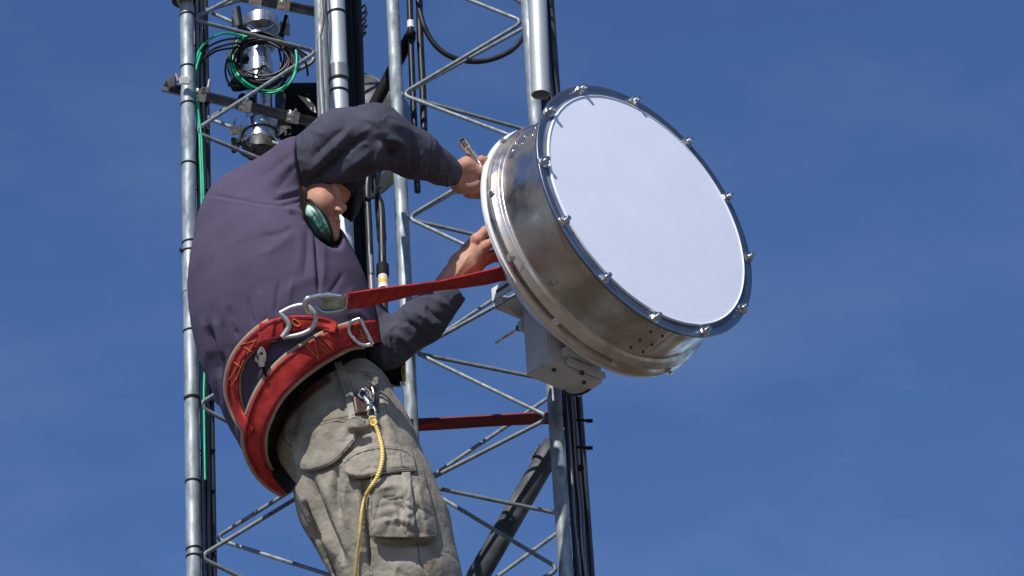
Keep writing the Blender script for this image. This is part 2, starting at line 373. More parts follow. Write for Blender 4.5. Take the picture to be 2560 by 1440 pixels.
# front ring + radome
m = MB(); m.lathe([(-.006, .300), (-.006, .3205), (-.004, .3225), (.001, .3225), (.002, .3215), (.002, .288), (-.001, .288)], fc, N_, 200, closed=True)
m.build('front_ring', 'ringm', dish)
m = MB(); m.lathe([(.001, .2945), (.006, .2943), (.0078, .2932), (.0078, .2920), (.0065, .2912), (.0055, .2905)] + [(.0055 + .005 * (1 - (r / .2905) ** 2), r) for r in np.linspace(.290, 0, 14)], fc, N_, 200)
m.build('radome', 'radome', dish)
def bolt(m, p, n, s=1.0):
    ph = random.random(); e1 = (V_ * math.cos(ph) + T_ * math.sin(ph)); e1 = (e1 - n * e1.dot(n)).normalized(); e2 = n.cross(e1)
    def hexa(c, r, h):
        vs = [c + r * (math.cos(k * math.pi / 3) * e1 + math.sin(k * math.pi / 3) * e2) + n * z for z in (0, h) for k in range(6)]
        m.add(vs, [tuple(range(5, -1, -1)), tuple(range(6, 12))] + [(k, (k + 1) % 6, 6 + (k + 1) % 6, 6 + k) for k in range(6)], False)
    m.lathe([(0, .0095 * s), (.002 * s, .0095 * s), (.002 * s, .003 * s)], p, n, 16, smooth=False)
    hexa(p + n * .002 * s, .0075 * s, .0065 * s); m.tube([p + n * .008 * s, p + n * .015 * s], .0038 * s, 10)
PH = []
for (x, y) in [(1463, 233), (1590, 260), (1720, 355), (1820, 492), (1870, 640), (1853, 763), (1765, 825), (1643, 800), (1510, 703), (1405, 552), (1357, 400), (1382, 280)]:
    q = on_plane(x, y, fc, N_, .01); e = (q - fc); e -= N_ * e.dot(N_); q = fc + e.normalized() * FR + N_ * .002
    m = MB(); bolt(m, q, N_, 1.4); m.build('bolt', 'chrome', dish)
for (x, y) in [(1252, 497), (1297, 641), (1398, 788), (1275, 378), (1530, 905), (1655, 905)]:
    q = on_plane(x, y, DC, N_, .02); e = (q - DC); e -= N_ * e.dot(N_); e.normalize()
    q = DC + e * (R0 - .011) + N_ * .021
    m = MB(); bolt(m, q, e * .75 + N_ * .65 if False else (e + N_ * .4).normalized(), 1.15); m.box(q - N_ * .006, [e, N_, e.cross(N_)], (.004, .016, .008), .001); m.build('clamp_bolt', 'chrome', dish)

# white mount behind the dish
mount = empty('dish_mount', on_plane(1375, 903, DC, N_, -.1), 'white steel mounting box and arm holding the dish to the tower leg', 'bracket')
NH = Vector((N_.x, N_.y, 0)).normalized(); TH_ = Vector((-NH.y, NH.x, 0)); TH_ = TH_ if TH_.x > 0 else -TH_
cn = on_plane(1375, 903, DC, N_, -.085)          # near lower corner
H_, W_, D_ = .27, .16, .080
m = MB(); m.box(cn - NH * D_ / 2 + TH_ * W_ / 2 + Z * H_ / 2, [NH, TH_, Z], (D_ / 2, W_ / 2, H_ / 2), .004); m.build('box', 'boxgrey', mount)
m = MB(); c2 = cn + TH_ * .08 + NH * .012 + Z * .035
m.box(c2, [NH, TH_, Z], (.012, .045, .010), .003); m.box(cn + TH_ * .10 + NH * .010 + Z * .012, [NH, TH_, Z], (.006, .055, .008), .002); m.build('cleat', 'boxgrey', mount)
for s1, s2 in ((.03, -.02), (.12, -.02), (.09, .006)):
    m = MB(); m.cyl(cn + TH_ * s1 + NH * s2 - Z * .004, cn + TH_ * s1 + NH * s2 + Z * .002, .005, 10); m.build('screw', 'dark', mount)
# arm: a channel and its clamp plate
def bx(c, ns, ts, zs, name, mt='white', b=.002):
    m = MB(); m.box(c + NH * (ns[0] + ns[1]) / 2 + TH_ * (ts[0] + ts[1]) / 2 + Z * (zs[0] + zs[1]) / 2, [NH, TH_, Z], ((ns[1] - ns[0]) / 2, (ts[1] - ts[0]) / 2, (zs[1] - zs[0]) / 2), b); return m.build(name, mt, mount)
pA = on_plane(1229, 755, DC, N_, -.19)
bx(pA, (0, .075), (0, .006), (0, .036), 'clamp_plate')
bx(pA, (0, .006), (.006, .09), (-.012, .030), 'arm_back'); bx(pA, (.0, .070), (.0065, .10), (-.016, -.012), 'arm_floor', 'boxgrey')
sl_ = MB(); sl_.box(pA + NH * .04 + Z * .018 - TH_ * .0005, [NH, TH_, Z], (.022, .0012, .0035), 0); sl_.build('slot', 'dark', mount)
poly = [(1252, 741), (1290, 745), (1323, 760), (1324, 803), (1286, 786)]
m = MB(); m.plate([on_plane(x, y, DC, N_, -.165) for x, y in poly], N_, .004); m.build('gusset', 'white', mount)
pR = on_plane(1303, 817, DC, N_, -.17); pR2 = on_plane(1240, 853, DC, N_, -.25)
for k in range(1):
    d = NH; m = MB(); m.cyl(pR + d * .02, pR - d * .085, px(4.2), 10); r_ = m.build('threaded_rod', 'chrome', mount)
    m = MB(); m.cyl(pR - d * .01, pR + d * .002, px(9), 6); m.build('nut', 'dark', r_)
bx(on_plane(1300, 815, DC, N_, -.17), (-.004, .012), (-.004, .05), (-.012, .012), 'lug', 'boxgrey')
# cable loop below the box
lp = MB(); lp.tube(path([(1395, 935, .18), (1398, 960, .2), (1420, 985, .22), (1455, 984, .22), (1485, 965, .2), (1497, 940, .18)]), px(3.2), 8)
tag(lp.build('jumper_cable', 'black'), 'thin black cable looping under the white mounting box', 'cable')
# ------------------------------------------------------------ blended solids (x, y = photo axes, W = nearness, all in 1/1100 m)
LAT = RNG.rand(32, 32, 32).astype(np.float32)
def vnoise(p, s):
    q = p / s; i = np.floor(q).astype(int); f = q - i; f = f * f * (3 - 2 * f); o = 0
    for a in (0, 1):
        for b in (0, 1):
            for c in (0, 1):
                wgt = (f[:, 0] if a else 1 - f[:, 0]) * (f[:, 1] if b else 1 - f[:, 1]) * (f[:, 2] if c else 1 - f[:, 2])
                o = o + wgt * LAT[(i[:, 0] + a) % 32, (i[:, 1] + b) % 32, (i[:, 2] + c) % 32]
    return o * 2 - 1
def rot(ang, tiltx=0):
    c, s = math.cos(ang), math.sin(ang); return np.array([[c, s, 0], [-s, c, 0], [0, 0, 1.0]])
class Solid:
    def __init__(s, lo, hi, h):
        s.lo = np.array(lo, float); s.h = h; s.n = np.ceil((np.array(hi) - s.lo) / h).astype(int) + 1
        s.D = np.full(s.n, 500.0, np.float32)
    def _reg(s, lo, hi):
        a = np.maximum(np.floor((np.array(lo) - s.lo) / s.h).astype(int), 0); b = np.minimum(np.ceil((np.array(hi) - s.lo) / s.h).astype(int) + 1, s.n)
        if (b <= a).any(): return None, None
        ax = [s.lo[i] + s.h * np.arange(a[i], b[i]) for i in range(3)]
        return (slice(a[0], b[0]), slice(a[1], b[1]), slice(a[2], b[2])), ax
    def _mix(s, sl, d, k, sub=False):
        A = s.D[sl]
        if sub:
            d = -d; h = np.maximum(k - np.abs(A - d), 0) / k; s.D[sl] = np.maximum(A, d) + h * h * k / 4
        else:
            h = np.maximum(k - np.abs(A - d), 0) / k; s.D[sl] = np.minimum(A, d) - h * h * k / 4
    def cone(s, a, b, ra, rb, k=12, sub=False):
        a = np.array(a, float); b = np.array(b, float); R = max(ra, rb) + k + 2 * s.h
        sl, ax = s._reg(np.minimum(a, b) - R, np.maximum(a, b) + R)
        if sl is None: return s
        X, Y, Zz = np.meshgrid(*ax, indexing='ij', sparse=True); d = b - a; L = d @ d + 1e-9
        t = np.clip(((X - a[0]) * d[0] + (Y - a[1]) * d[1] + (Zz - a[2]) * d[2]) / L, 0, 1)
        dist = np.sqrt((X - a[0] - t * d[0]) ** 2 + (Y - a[1] - t * d[1]) ** 2 + (Zz - a[2] - t * d[2]) ** 2) - (ra + (rb - ra) * t)
        s._mix(sl, dist.astype(np.float32), k, sub); return s
    def chain(s, pts, k=12):
        for p, q in zip(pts[:-1], pts[1:]): s.cone(p[:3], q[:3], p[3], q[3], k)
        return s
    def ell(s, c, r, ang=0, k=12, sub=False):
        c = np.array(c, float); r = np.array(r, float); R = r.max() + k + 2 * s.h
        sl, ax = s._reg(c - R, c + R)
        if sl is None: return s
        X, Y, Zz = np.meshgrid(*ax, indexing='ij', sparse=True); X = X - c[0]; Y = Y - c[1]; Zz = Zz - c[2]
        ca, sa = math.cos(ang), math.sin(ang); U = X * ca + Y * sa; V = -X * sa + Y * ca
        k0 = np.sqrt((U / r[0]) ** 2 + (V / r[1]) ** 2 + (Zz / r[2]) ** 2); k1 = np.sqrt((U / r[0] ** 2) ** 2 + (V / r[1] ** 2) ** 2 + (Zz / r[2] ** 2) ** 2) + 1e-6
        s._mix(sl, (k0 * (k0 - 1) / k1).astype(np.float32), k, sub); return s
    def cut_half(s, p, n, k=4, lo=None, hi=None):
        "remove everything on the side n points to"
        sl, ax = s._reg(lo if lo else s.lo, hi if hi else s.lo + s.h * s.n)
        X, Y, Zz = np.meshgrid(*ax, indexing='ij', sparse=True); n = np.array(n, float); n /= np.linalg.norm(n)
        d = -((X - p[0]) * n[0] + (Y - p[1]) * n[1] + (Zz - p[2]) * n[2]) + 0 * X
        s._mix(sl, np.broadcast_to(d, s.D[sl].shape).astype(np.float32), k, True); return s
    def cut_cyl(s, c, R, k=4):
        sl, ax = s._reg(s.lo, s.lo + s.h * s.n); X, Y, Zz = np.meshgrid(*ax, indexing='ij', sparse=True)
        d = np.sqrt((X - c[0]) ** 2 + (Y - c[1]) ** 2) - R + 0 * Zz
        s._mix(sl, np.broadcast_to(d, s.D[sl].shape).astype(np.float32), k, True); return s
    def mesh(s, smooth=2):
        D = s.D; D = np.pad(D, 1, constant_values=50.0); lo = s.lo - s.h
        I = D < 0; n = np.array(D.shape)
        c = [D[i:n[0] - 1 + i, j:n[1] - 1 + j, k:n[2] - 1 + k] for i in (0, 1) for j in (0, 1) for k in (0, 1)]
        neg = sum((x < 0).astype(np.int8) for x in c); act = (neg > 0) & (neg < 8)
        idx = np.argwhere(act); vid = np.full(act.shape, -1, np.int64); vid[act] = np.arange(len(idx))
        V = np.zeros((len(idx), 3)); W = np.zeros(len(idx)); cv = np.array([x[act] for x in c]).T
        off = np.array([(i, j, k) for i in (0, 1) for j in (0, 1) for k in (0, 1)], float)
        for a in range(8):
            for b in range(a + 1, 8):
                if abs(off[a] - off[b]).sum() != 1: continue
                m = (cv[:, a] < 0) != (cv[:, b] < 0); t = cv[m, a] / (cv[m, a] - cv[m, b])
                V[m] += off[a] + t[:, None] * (off[b] - off[a]); W[m] += 1
        V = V / W[:, None] + idx; V = lo + V * s.h; Q = []
        for ax in range(3):
            o = [0, 0, 0]; o[ax] = 1; A = I[:-1, :-1, :-1] if False else I
            sl0 = [slice(1, -1)] * 3; sl1 = [slice(1, -1)] * 3; sl0[ax] = slice(0, n[ax] - 1); sl1[ax] = slice(1, n[ax])
            a0 = I[tuple(sl0)]; a1 = I[tuple(sl1)]; e = np.argwhere(a0 != a1); st = a0[a0 != a1]
            base = e + 1; base[:, ax] -= 1
            u, v = [k for k in range(3) if k != ax]
            def cell(du, dv):
                q = base.copy(); q[:, u] += du; q[:, v] += dv; return vid[q[:, 0], q[:, 1], q[:, 2]]
            q = np.stack([cell(-1, -1), cell(0, -1), cell(0, 0), cell(-1, 0)], 1)
            fl = st if ax != 1 else ~st
            q[~fl] = q[~fl][:, ::-1]; Q.append(q)
        Q = np.concatenate(Q); Q = Q[(Q >= 0).all(1)]
        for _ in range(smooth):
            acc = np.zeros_like(V); cnt = np.zeros(len(V))
            for a, b in ((0, 1), (1, 2), (2, 3), (3, 0)):
                np.add.at(acc, Q[:, a], V[Q[:, b]]); np.add.at(cnt, Q[:, a], 1); np.add.at(acc, Q[:, b], V[Q[:, a]]); np.add.at(cnt, Q[:, b], 1)
            V = .4 * V + .6 * acc / np.maximum(cnt, 1)[:, None]
        return V, Q
def vnorm(V, Q):
    fn = np.cross(V[Q[:, 2]] - V[Q[:, 0]], V[Q[:, 3]] - V[Q[:, 1]]); N = np.zeros_like(V)
    for k in range(4): np.add.at(N, Q[:, k], fn)
    return N / (np.linalg.norm(N, axis=1)[:, None] + 1e-9)
def seg_dist(x, y, pts):
    best = np.full(len(x), 1e9); tt = np.zeros(len(x)); pts = np.array(pts, float); L = np.r_[0, np.cumsum(np.hypot(*(pts[1:] - pts[:-1]).T))]
    for i in range(len(pts) - 1):
        a, b = pts[i], pts[i + 1]; d = b - a; l = d @ d + 1e-9
        t = np.clip(((x - a[0]) * d[0] + (y - a[1]) * d[1]) / l, 0, 1); q = np.hypot(x - a[0] - t * d[0], y - a[1] - t * d[1])
        m = q < best; best[m] = q[m]; tt[m] = (L[i] + t[m] * (L[i + 1] - L[i])) / L[-1]
    return best, tt
def folds(V, N, lst, ends=True):
    d = np.zeros(len(V)); near = np.clip(N[:, 2] * 3 + .4, 0, 1)
    for pts, amp, wd in lst:
        q, t = seg_dist(V[:, 0], V[:, 1], spline(pts, 5)); tp = np.clip(np.sin(np.pi * np.clip(t, .02, .98)) * 1.6, 0, 1) if ends else 1
        d += amp * (.55 * np.exp(-(q / wd) ** 2) + .45 * np.exp(-q / (wd * .7))) * tp
    return d * near
def inpoly(x, y, poly):
    "signed distance to a polygon, positive inside"
    poly = [tuple(p[:2]) for p in poly]; q, _ = seg_dist(x, y, poly + [poly[0]]); c = np.zeros(len(x), bool); n = len(poly)
    for i in range(n):
        x1, y1 = poly[i]; x2, y2 = poly[(i + 1) % n]
        m = (y1 > y) != (y2 > y); xi = (x2 - x1) * (y - y1) / ((y2 - y1) if y2 != y1 else 1e-9) + x1; c ^= m & (x < xi)
    return np.where(c, q, -q)
def to_obj(name, V, Q, m, parent=None, smooth=True):
    k = (DIST - V[:, 2] / S)[:, None]
    co = np.array(CAM) + k * (np.array(FW) + ((V[:, :1] - 1280) / F) * np.array(RT) - ((V[:, 1:2] - 720) / F) * np.array(UP))
    me = bpy.data.meshes.new(name); me.from_pydata(co.tolist(), [], Q.tolist()); me.polygons.foreach_set('use_smooth', [smooth] * len(me.polygons)); me.update()
    import bmesh
    bm = bmesh.new(); bm.from_mesh(me); bmesh.ops.recalc_face_normals(bm, faces=bm.faces); bm.to_mesh(me); bm.free()
    me.materials.append(m if not isinstance(m, str) else MT[m]); o = bpy.data.objects.new(name, me); C.objects.link(o)
    if parent is not None:
        o.parent = parent
        if parent.type == 'EMPTY': o.matrix_parent_inverse = parent.matrix_world.inverted()
    return o

# ------------------------------------------------------------ cloth and skin materials
MT['skin'] = mat('skin', (.52, .29, .195), .6, 0, spec=.35, col2=(.40, .19, .13), nscale=28, sss=.06, bump=.3, bscale=120, bdist=.0008, col3=(.44, .20, .14), n3=12)
MT['tee'] = mat('purple_grey_jersey', (.088, .070, .114), .9, 0, spec=.2, col2=(.072, .057, .095), nscale=9, bump=.3, bscale=240, bdist=.0008)
MT['sleevem'] = mat('blue_grey_jersey', (.066, .066, .090), .9, 0, spec=.2, col2=(.048, .048, .068), nscale=14, bump=.35, bscale=200, bdist=.001)
MT['khaki'] = mat('khaki_canvas', (.31, .282, .23), .9, 0, spec=.2, col2=(.205, .18, .142), nscale=16, thr=(.38, .62), bump=.6, bscale=110, bdist=.0025, col3=(.36, .325, .262), n3=9, thr3=(.48, .7))
MT['khakiseam'] = mat('khaki_seam', (.30, .27, .225), .85, 0, col2=(.19, .165, .135), nscale=140, thr=(.4, .6))
MT['red'] = mat('red_webbing', (.46, .040, .030), .75, 0, spec=.25, col2=(.33, .018, .02), nscale=60, bump=.5, bscale=300, bdist=.001, col3=(.22, .03, .03), n3=16, thr3=(.52, .75))
MT['darkred'] = mat('red_strap', (.20, .012, .025), .75, 0, col2=(.13, .01, .02), nscale=30, bump=.3, bscale=200, bdist=.0008)  # darker than the webbing: the return strap's shade is put into its colour
MT['tan'] = mat('tan_pad', (.42, .33, .24), .9, 0, col2=(.33, .26, .19), nscale=40)
MT['leather'] = mat('brown_leather', (.10, .05, .035), .45, 0, col2=(.06, .03, .025), nscale=40)
MT['stitch'] = mat('orange_thread', (.62, .20, .05), .7)
MT['rope'] = mat('yellow_rope', (.72, .50, .10), .7, 0, col2=(.80, .62, .25), nscale=70)
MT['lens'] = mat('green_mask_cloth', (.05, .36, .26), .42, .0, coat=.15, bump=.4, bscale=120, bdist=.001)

person = None
# ---- body: head, neck, arms, hands in one skin
B = Solid((650, 372, 190), (1262, 1010, 660), 2.6)
B.chain([(690, 700, 440, 85), (700, 600, 425, 85), (775, 530, 440, 50)], 40)
B.chain([(700, 600, 425, 60), (740, 440, 425, 34), (935, 340, 475, 28), (1040, 392, 410, 28), (1128, 440, 302, 27)], 12)
B.chain([(700, 640, 400, 70), (790, 640, 320, 44), (965, 872, 462, 38), (1050, 800, 455, 36), (1115, 712, 425, 26)], 12)
B.ell((804, 458, 410), (80, 78, 68), 0, 14)                                     # skull
B.chain([(792, 520, 450, 54), (812, 566, 460, 38), (828, 592, 465, 17)], 16)    # jaw
B.ell((806, 508, 474), (42, 48, 48), 0, 14)                                     # cheek
B.cone((836, 462, 472), (843, 484, 482), 11, 10, 8)                              # brow
B.cone((836, 490, 484), (857, 519, 488), 8, 9, 6); B.cone((857, 519, 488), (850, 529, 488), 10, 8, 4)   # nose
B.ell((845, 526, 500), (12, 9, 11), .6, 5); B.ell((842, 531, 510), (6, 3.6, 8), .5, 1.5, sub=True)
B.cone((838, 546, 488), (845, 553, 482), 8, 7, 4); B.cone((836, 564, 484), (843, 568, 480), 8, 7, 4)       # lips
B.cone((818, 556, 518), (852, 558, 496), 3.4, 3.2, 2.5, sub=True); B.cone((828, 536, 522), (822, 552, 520), 2.5, 2, 4, sub=True)
B.ell((833, 590, 478), (15, 17, 20), 0, 8)                                      # chin
B.ell((828, 476, 522), (16, 8, 16), .75, 5, sub=True)   # eye
B.ell((752, 462, 470), (11, 18, 8), -.3, 4); B.ell((754, 462, 478), (5, 10, 4), -.3, 3, sub=True)   # ear
# upper hand, closed round the tube
B.ell((1160, 442, 278), (34, 32, 22), .3, 12)
B.chain([(1140, 428, 290, 22), (1166, 412, 292, 20), (1190, 424, 286, 13)], 8)      # ball of the thumb
B.chain([(1190, 426, 284, 12), (1207, 442, 272, 10), (1216, 452, 260, 8)], 4)       # thumb
B.chain([(1150, 462, 282, 24), (1184, 462, 282, 21), (1196, 470, 274, 15)], 7)      # heel
B.chain([(1176, 478, 260, 20), (1205, 487, 252, 12)], 8)
B.chain([(1180, 415, 256, 15), (1204, 400, 260, 11.5), (1222, 404, 252, 10.5), (1226, 420, 246, 9.5)], 4)
B.chain([(1185, 430, 252, 14), (1206, 422, 262, 10.5), (1222, 425, 252, 10), (1227, 440, 244, 9)], 3.5)
B.chain([(1185, 450, 250, 14), (1212, 462, 258, 10), (1224, 462, 246, 9)], 3.5)
B.chain([(1185, 470, 252, 13), (1206, 480, 264, 9.5), (1222, 486, 250, 9)], 3)
# lower hand
B.chain([(1115, 712, 425, 27), (1132, 690, 408, 27), (1158, 664, 382, 35), (1180, 640, 366, 31)], 12)
B.ell((1178, 664, 345), (40, 30, 24), -.95, 12)
B.chain([(1172, 630, 350, 24), (1192, 600, 362, 16), (1214, 578, 350, 12.5), (1230, 570, 336, 10)], 6)
B.chain([(1180, 636, 332, 18), (1205, 596, 336, 12), (1226, 584, 326, 10)], 4)
B.chain([(1186, 648, 362, 20), (1210, 618, 368, 13.5), (1232, 603, 356, 11)], 5)    # thumb
B.chain([(1190, 662, 340, 18), (1216, 640, 352, 12), (1238, 632, 344, 9.5), (1240, 648, 334, 8.5)], 4)
B.chain([(1185, 676, 332, 16), (1210, 656, 340, 10.5), (1228, 650, 330, 9)], 4)
V, Q = B.mesh(1); N = vnorm(V, Q)
V += N * folds(V, N, [([(1128, 700), (1150, 672), (1178, 628)], 1.8, 4), ([(1140, 712), (1168, 680), (1200, 650)], 1.6, 4), ([(1120, 690), (1140, 668)], -1.2, 4),
    ([(1142, 398), (1140, 430), (1138, 470)], -2.5, 3), ([(1150, 438), (1172, 434), (1192, 428)], -3, 3.5), ([(1180, 484), (1196, 474), (1206, 474)], -1.8, 2.5), ([(1150, 445), (1146, 455)], -1.5, 3),
    ([(812, 462), (824, 458), (838, 460)], 3, 3), ([(812, 474), (824, 480), (834, 488)], -2.5, 2.5), ([(845, 540), (840, 556), (846, 566)], -1.5, 2.5), ([(826, 536), (822, 552)], -1.2, 3)])[:, None]
V += N * (vnoise(V, 7) * .35)[:, None]
person = to_obj('person', V, Q, 'skin')
tag(person, 'worker in purple shirt and khaki cargo trousers leaning back, arms reaching to the dish', 'person')

# ---- purple t-shirt
Tq = Solid((460, 330, 180), (960, 1225, 760), 4.5)
tch = [(640, 562, 395, 140), (668, 650, 430, 188), (695, 750, 460, 213), (722, 860, 488, 212), (745, 960, 512, 187), (762, 1035, 535, 178)]
Tq.chain(tch, 50); Tq.cone((650, 545, 400), (750, 430, 432), 132, 91, 40)
Tq.cone((700, 560, 350), (760, 600, 300), 100, 70, 40)
Tq.ell((742, 600, 430), (100, 75, 120), .9, 30)
Tq.cut_half((752, 420, 450), (1, -.12, .12), 5, (700, 330, 180), (960, 520, 760))
Tq.ell((815, 505, 460), (64, 74, 100), .5, 14, sub=True); Tq.ell((806, 553, 560), (80, 38, 170), 1.0, 8, sub=True)
Tq.cut_cyl((985, 1150), 316, 6)
V, Q = Tq.mesh(2); N = vnorm(V, Q)
d = folds(V, N, [([(508, 486), (560, 492), (640, 508), (700, 514), (755, 522)], -4.5, 3.2), ([(508, 492), (600, 507), (700, 521), (750, 529)], 1.8, 5),
    ([(785, 575), (792, 640), (797, 720), (795, 745)], -9, 4), ([(778, 580), (782, 640), (786, 720)], 4, 7), ([(806, 600), (810, 660), (806, 720)], 4, 9), ([(766, 560), (768, 620), (760, 700)], -3.5, 6), ([(750, 560), (750, 620), (742, 690)], 2.5, 9),
    ([(680, 500), (715, 494), (752, 486)], -8, 4), ([(690, 486), (720, 480), (752, 470)], 5, 6), ([(700, 512), (730, 508), (756, 500)], -7, 4), ([(720, 530), (745, 540), (765, 560)], -7, 5), ([(712, 522), (745, 528), (770, 546)], 4, 5),
    ([(640, 448), (690, 415), (738, 380)], -3.5, 8), ([(665, 470), (705, 430), (742, 395)], 3.5, 9), ([(690, 480), (720, 440), (744, 410)], -3.5, 7), ([(735, 350), (742, 400), (746, 440)], -4, 5),
    ([(520, 810), (530, 870), (548, 950)], -20, 9), ([(538, 790), (548, 850), (560, 900)], 9, 9), ([(556, 800), (562, 860), (570, 890)], -5, 6), ([(505, 790), (512, 840), (524, 900)], 5, 8), ([(575, 790), (590, 830)], 3, 8),
    ([(700, 740), (760, 700), (800, 690)], 3, 18), ([(640, 700), (700, 600), (760, 590)], 3, 26), ([(640, 870), (610, 930), (592, 1010)], 6, 11), ([(672, 880), (634, 940), (612, 1010)], -6, 8), ([(700, 880), (660, 920), (640, 960)], 5, 8),
    ([(598, 960), (582, 1030), (590, 1080)], -6, 7), ([(880, 770), (905, 790), (935, 820)], 4, 10), ([(868, 790), (900, 812)], -4, 6), ([(735, 768), (690, 782)], -3, 5), ([(560, 620), (600, 700), (590, 780)], -2.5, 40), ([(640, 818), (625, 780), (618, 740)], -5, 5), ([(662, 806), (655, 760), (650, 720)], 4, 7), ([(690, 790), (692, 750), (700, 700)], -5, 5), ([(722, 780), (722, 740), (735, 690)], 3.5, 7), ([(600, 850), (580, 810), (570, 760)], -5, 6), ([(740, 560), (700, 585), (650, 590)], -4, 8), ([(735, 585), (690, 620), (640, 640)], 3, 10), ([(860, 680), (835, 720), (820, 745)], -4, 6), ([(885, 720), (860, 745), (850, 760)], 3, 6), ([(700, 880), (740, 840), (790, 815)], -5, 6), ([(690, 910), (730, 860), (770, 835)], 4, 7)])
d += np.clip(N[:, 2], 0, 1) * (vnoise(V, 55) * 2.2 + vnoise(V, 24) * .5) + vnoise(V * np.array([1, .35, .5]), 14) * np.clip((V[:, 1] - 860) / 80, 0, 1) * 2.2
V += N * d[:, None]
tee = to_obj('t_shirt', V, Q, 'tee', person)
tag(tee, 'purple grey short sleeved shirt')

# ---- blue-grey sleeves
def sleeve(lo, hi, ch, cut, fl, amp=3.4, hollow=(0, 0, 0), name='sleeve', extra=None):
    s_ = Solid(lo, hi, 3.6); s_.chain(ch, 26)
    if extra: extra(s_)
    s_.cut_half(cut[0], cut[1], 4); V, Q = s_.mesh(2); N = vnorm(V, Q)
    near = np.clip(N[:, 2] * 2 + .5, 0, 1)
    wv = vnoise(V + 50, 45)[:, None] * np.array([14, 14, 0]); rg = 1 - 2 * np.abs(vnoise((V + wv) * np.array([1.5, .75, 1]), 26)); d = folds(V, N, fl) + near * (amp * .9 * vnoise(V, 40) + amp * .9 * np.sign(rg) * np.abs(rg) ** 1.6 + amp * .1 * vnoise(V, 8))
    V = V + N * d[:, None]; return to_obj(name, V, Q, 'sleevem', person)
def ex1(s_):
    s_.ell((905, 395, 480), (75, 45, 60), -.5, 24)
    s_.cone((985, 385, 545), (960, 352, 565), 22, 16, 14, sub=True)
sl1 = sleeve((690, 235, 330), (1180, 540, 760), [(765, 414, 425, 74), (860, 362, 445, 88), (938, 338, 480, 75), (1035, 384, 405, 58), (1134, 438, 305, 35)],
    ((1139, 440, 300), (1, .28, -.5)),
    [([(762, 468), (810, 430), (870, 372), (920, 335)], -16, 9), ([(760, 440), (810, 395), (860, 345), (900, 300)], 8, 12), ([(790, 478), (850, 435), (905, 395), (945, 360)], 8, 14), ([(775, 400), (830, 345), (870, 315)], -7, 9),
     ([(950, 350), (944, 385), (930, 418)], 14, 8), ([(958, 345), (990, 350), (1015, 372)], 8, 7), ([(972, 372), (985, 392)], -12, 12), ([(1015, 365), (1012, 400)], 6, 7), ([(1035, 372), (1030, 415)], -6, 6), ([(1055, 375), (1045, 425)], 6, 7),
     ([(1080, 395), (1068, 440)], -6, 6), ([(1100, 398), (1090, 455)], 5, 7), ([(960, 300), (1010, 320), (1060, 345)], 4, 12), ([(870, 440), (915, 425), (945, 400)], -6, 6), ([(900, 300), (960, 330)], -4, 10), ([(835, 448), (880, 425)], 4, 6)], 3.0, extra=ex1)
sl2 = sleeve((690, 560, 170), (1190, 960, 570), [(790, 640, 315, 70), (900, 800, 410, 62), (968, 864, 462, 54), (1058, 800, 455, 53), (1128, 730, 428, 41)],
    ((1137, 718, 410), (.72, -.7, 0)),
    [([(985, 830), (1010, 850), (1040, 885)], 7, 10), ([(1010, 800), (1040, 820), (1070, 860)], -8, 8), ([(1035, 780), (1070, 800), (1100, 830)], 7, 8), ([(1060, 765), (1090, 790), (1110, 800)], -7, 6), ([(1085, 740), (1120, 765), (1140, 780)], 6, 7),
     ([(960, 850), (955, 880), (960, 910)], 6, 8), ([(975, 835), (985, 870), (990, 905)], -5, 7)], 3.4)

# ---- khaki trousers
Kq = Solid((640, 860, 280), (1240, 1700, 900), 3.0)
near_leg = [(852, 1022, 520, 140), (876, 1120, 560, 160), (912, 1235, 605, 170), (962, 1335, 645, 163), (1000, 1440, 682, 147), (1045, 1580, 730, 128), (1085, 1740, 780, 118)]
Kq.chain(near_leg, 30); Kq.ell((788, 1110, 530), (112, 100, 125), 0, 30)
Kq.chain([(800, 1140, 400, 92), (850, 1290, 440, 92), (925, 1440, 500, 85), (985, 1600, 560, 80), (1020, 1740, 600, 76)], 10)
Kq.cone((850, 1010, 400), (880, 1120, 420), 120, 110, 30)
for ww in (520, 560, 600, 650, 700): Kq.cone((766, 1262, ww), (802, 1340, ww), 8, 20, 8, sub=True); Kq.cone((802, 1340, ww), (842, 1425, ww), 20, 20, 8, sub=True)
V, Q = Kq.mesh(2); N = vnorm(V, Q); x, y = V[:, 0], V[:, 1]; near = np.clip(N[:, 2] * 3 + .3, 0, 1)
def patch(poly, h, edge=3.0): return h * np.clip((inpoly(x, y, spline(poly, 4, True)) + edge / 2) / edge, 0, 1) * near
FLAP = [(722, 1085), (800, 1045), (890, 1030), (898, 1060), (880, 1105), (830, 1150), (775, 1172), (738, 1165), (722, 1130)]
CARGO = [(925, 1190), (1000, 1190), (1060, 1200), (1080, 1270), (1092, 1345), (1040, 1352), (980, 1358), (930, 1345), (922, 1280)]
CFLAP = [(856, 1160), (880, 1130), (935, 1115), (1000, 1118), (1030, 1140), (1036, 1168), (980, 1172), (940, 1180), (900, 1195), (866, 1185)]
d = patch(FLAP, 2) + patch(CARGO, 5, 5) + patch(CFLAP, 3, 4)
d += patch([(830, 905), (850, 900), (885, 1000), (905, 1065), (878, 1072), (852, 985)], 5)
d += patch([(868, 1050), (915, 1052), (918, 1072), (872, 1076)], 10)
pk = folds(V, N, [([(724, 1128), (742, 1166), (775, 1174), (830, 1153), (880, 1107)], 1, 9), ([(858, 1166), (880, 1134), (935, 1119), (1000, 1122)], 1, 8), ([(925, 1195), (924, 1280), (935, 1345), (1040, 1352), (1090, 1345)], 1, 9), ([(905, 1200), (915, 1290), (925, 1440)], 1, 8), ([(885, 990), (905, 1065)], 1, 9)], False)
d += pk * 2.4 * vnoise(V, 6)
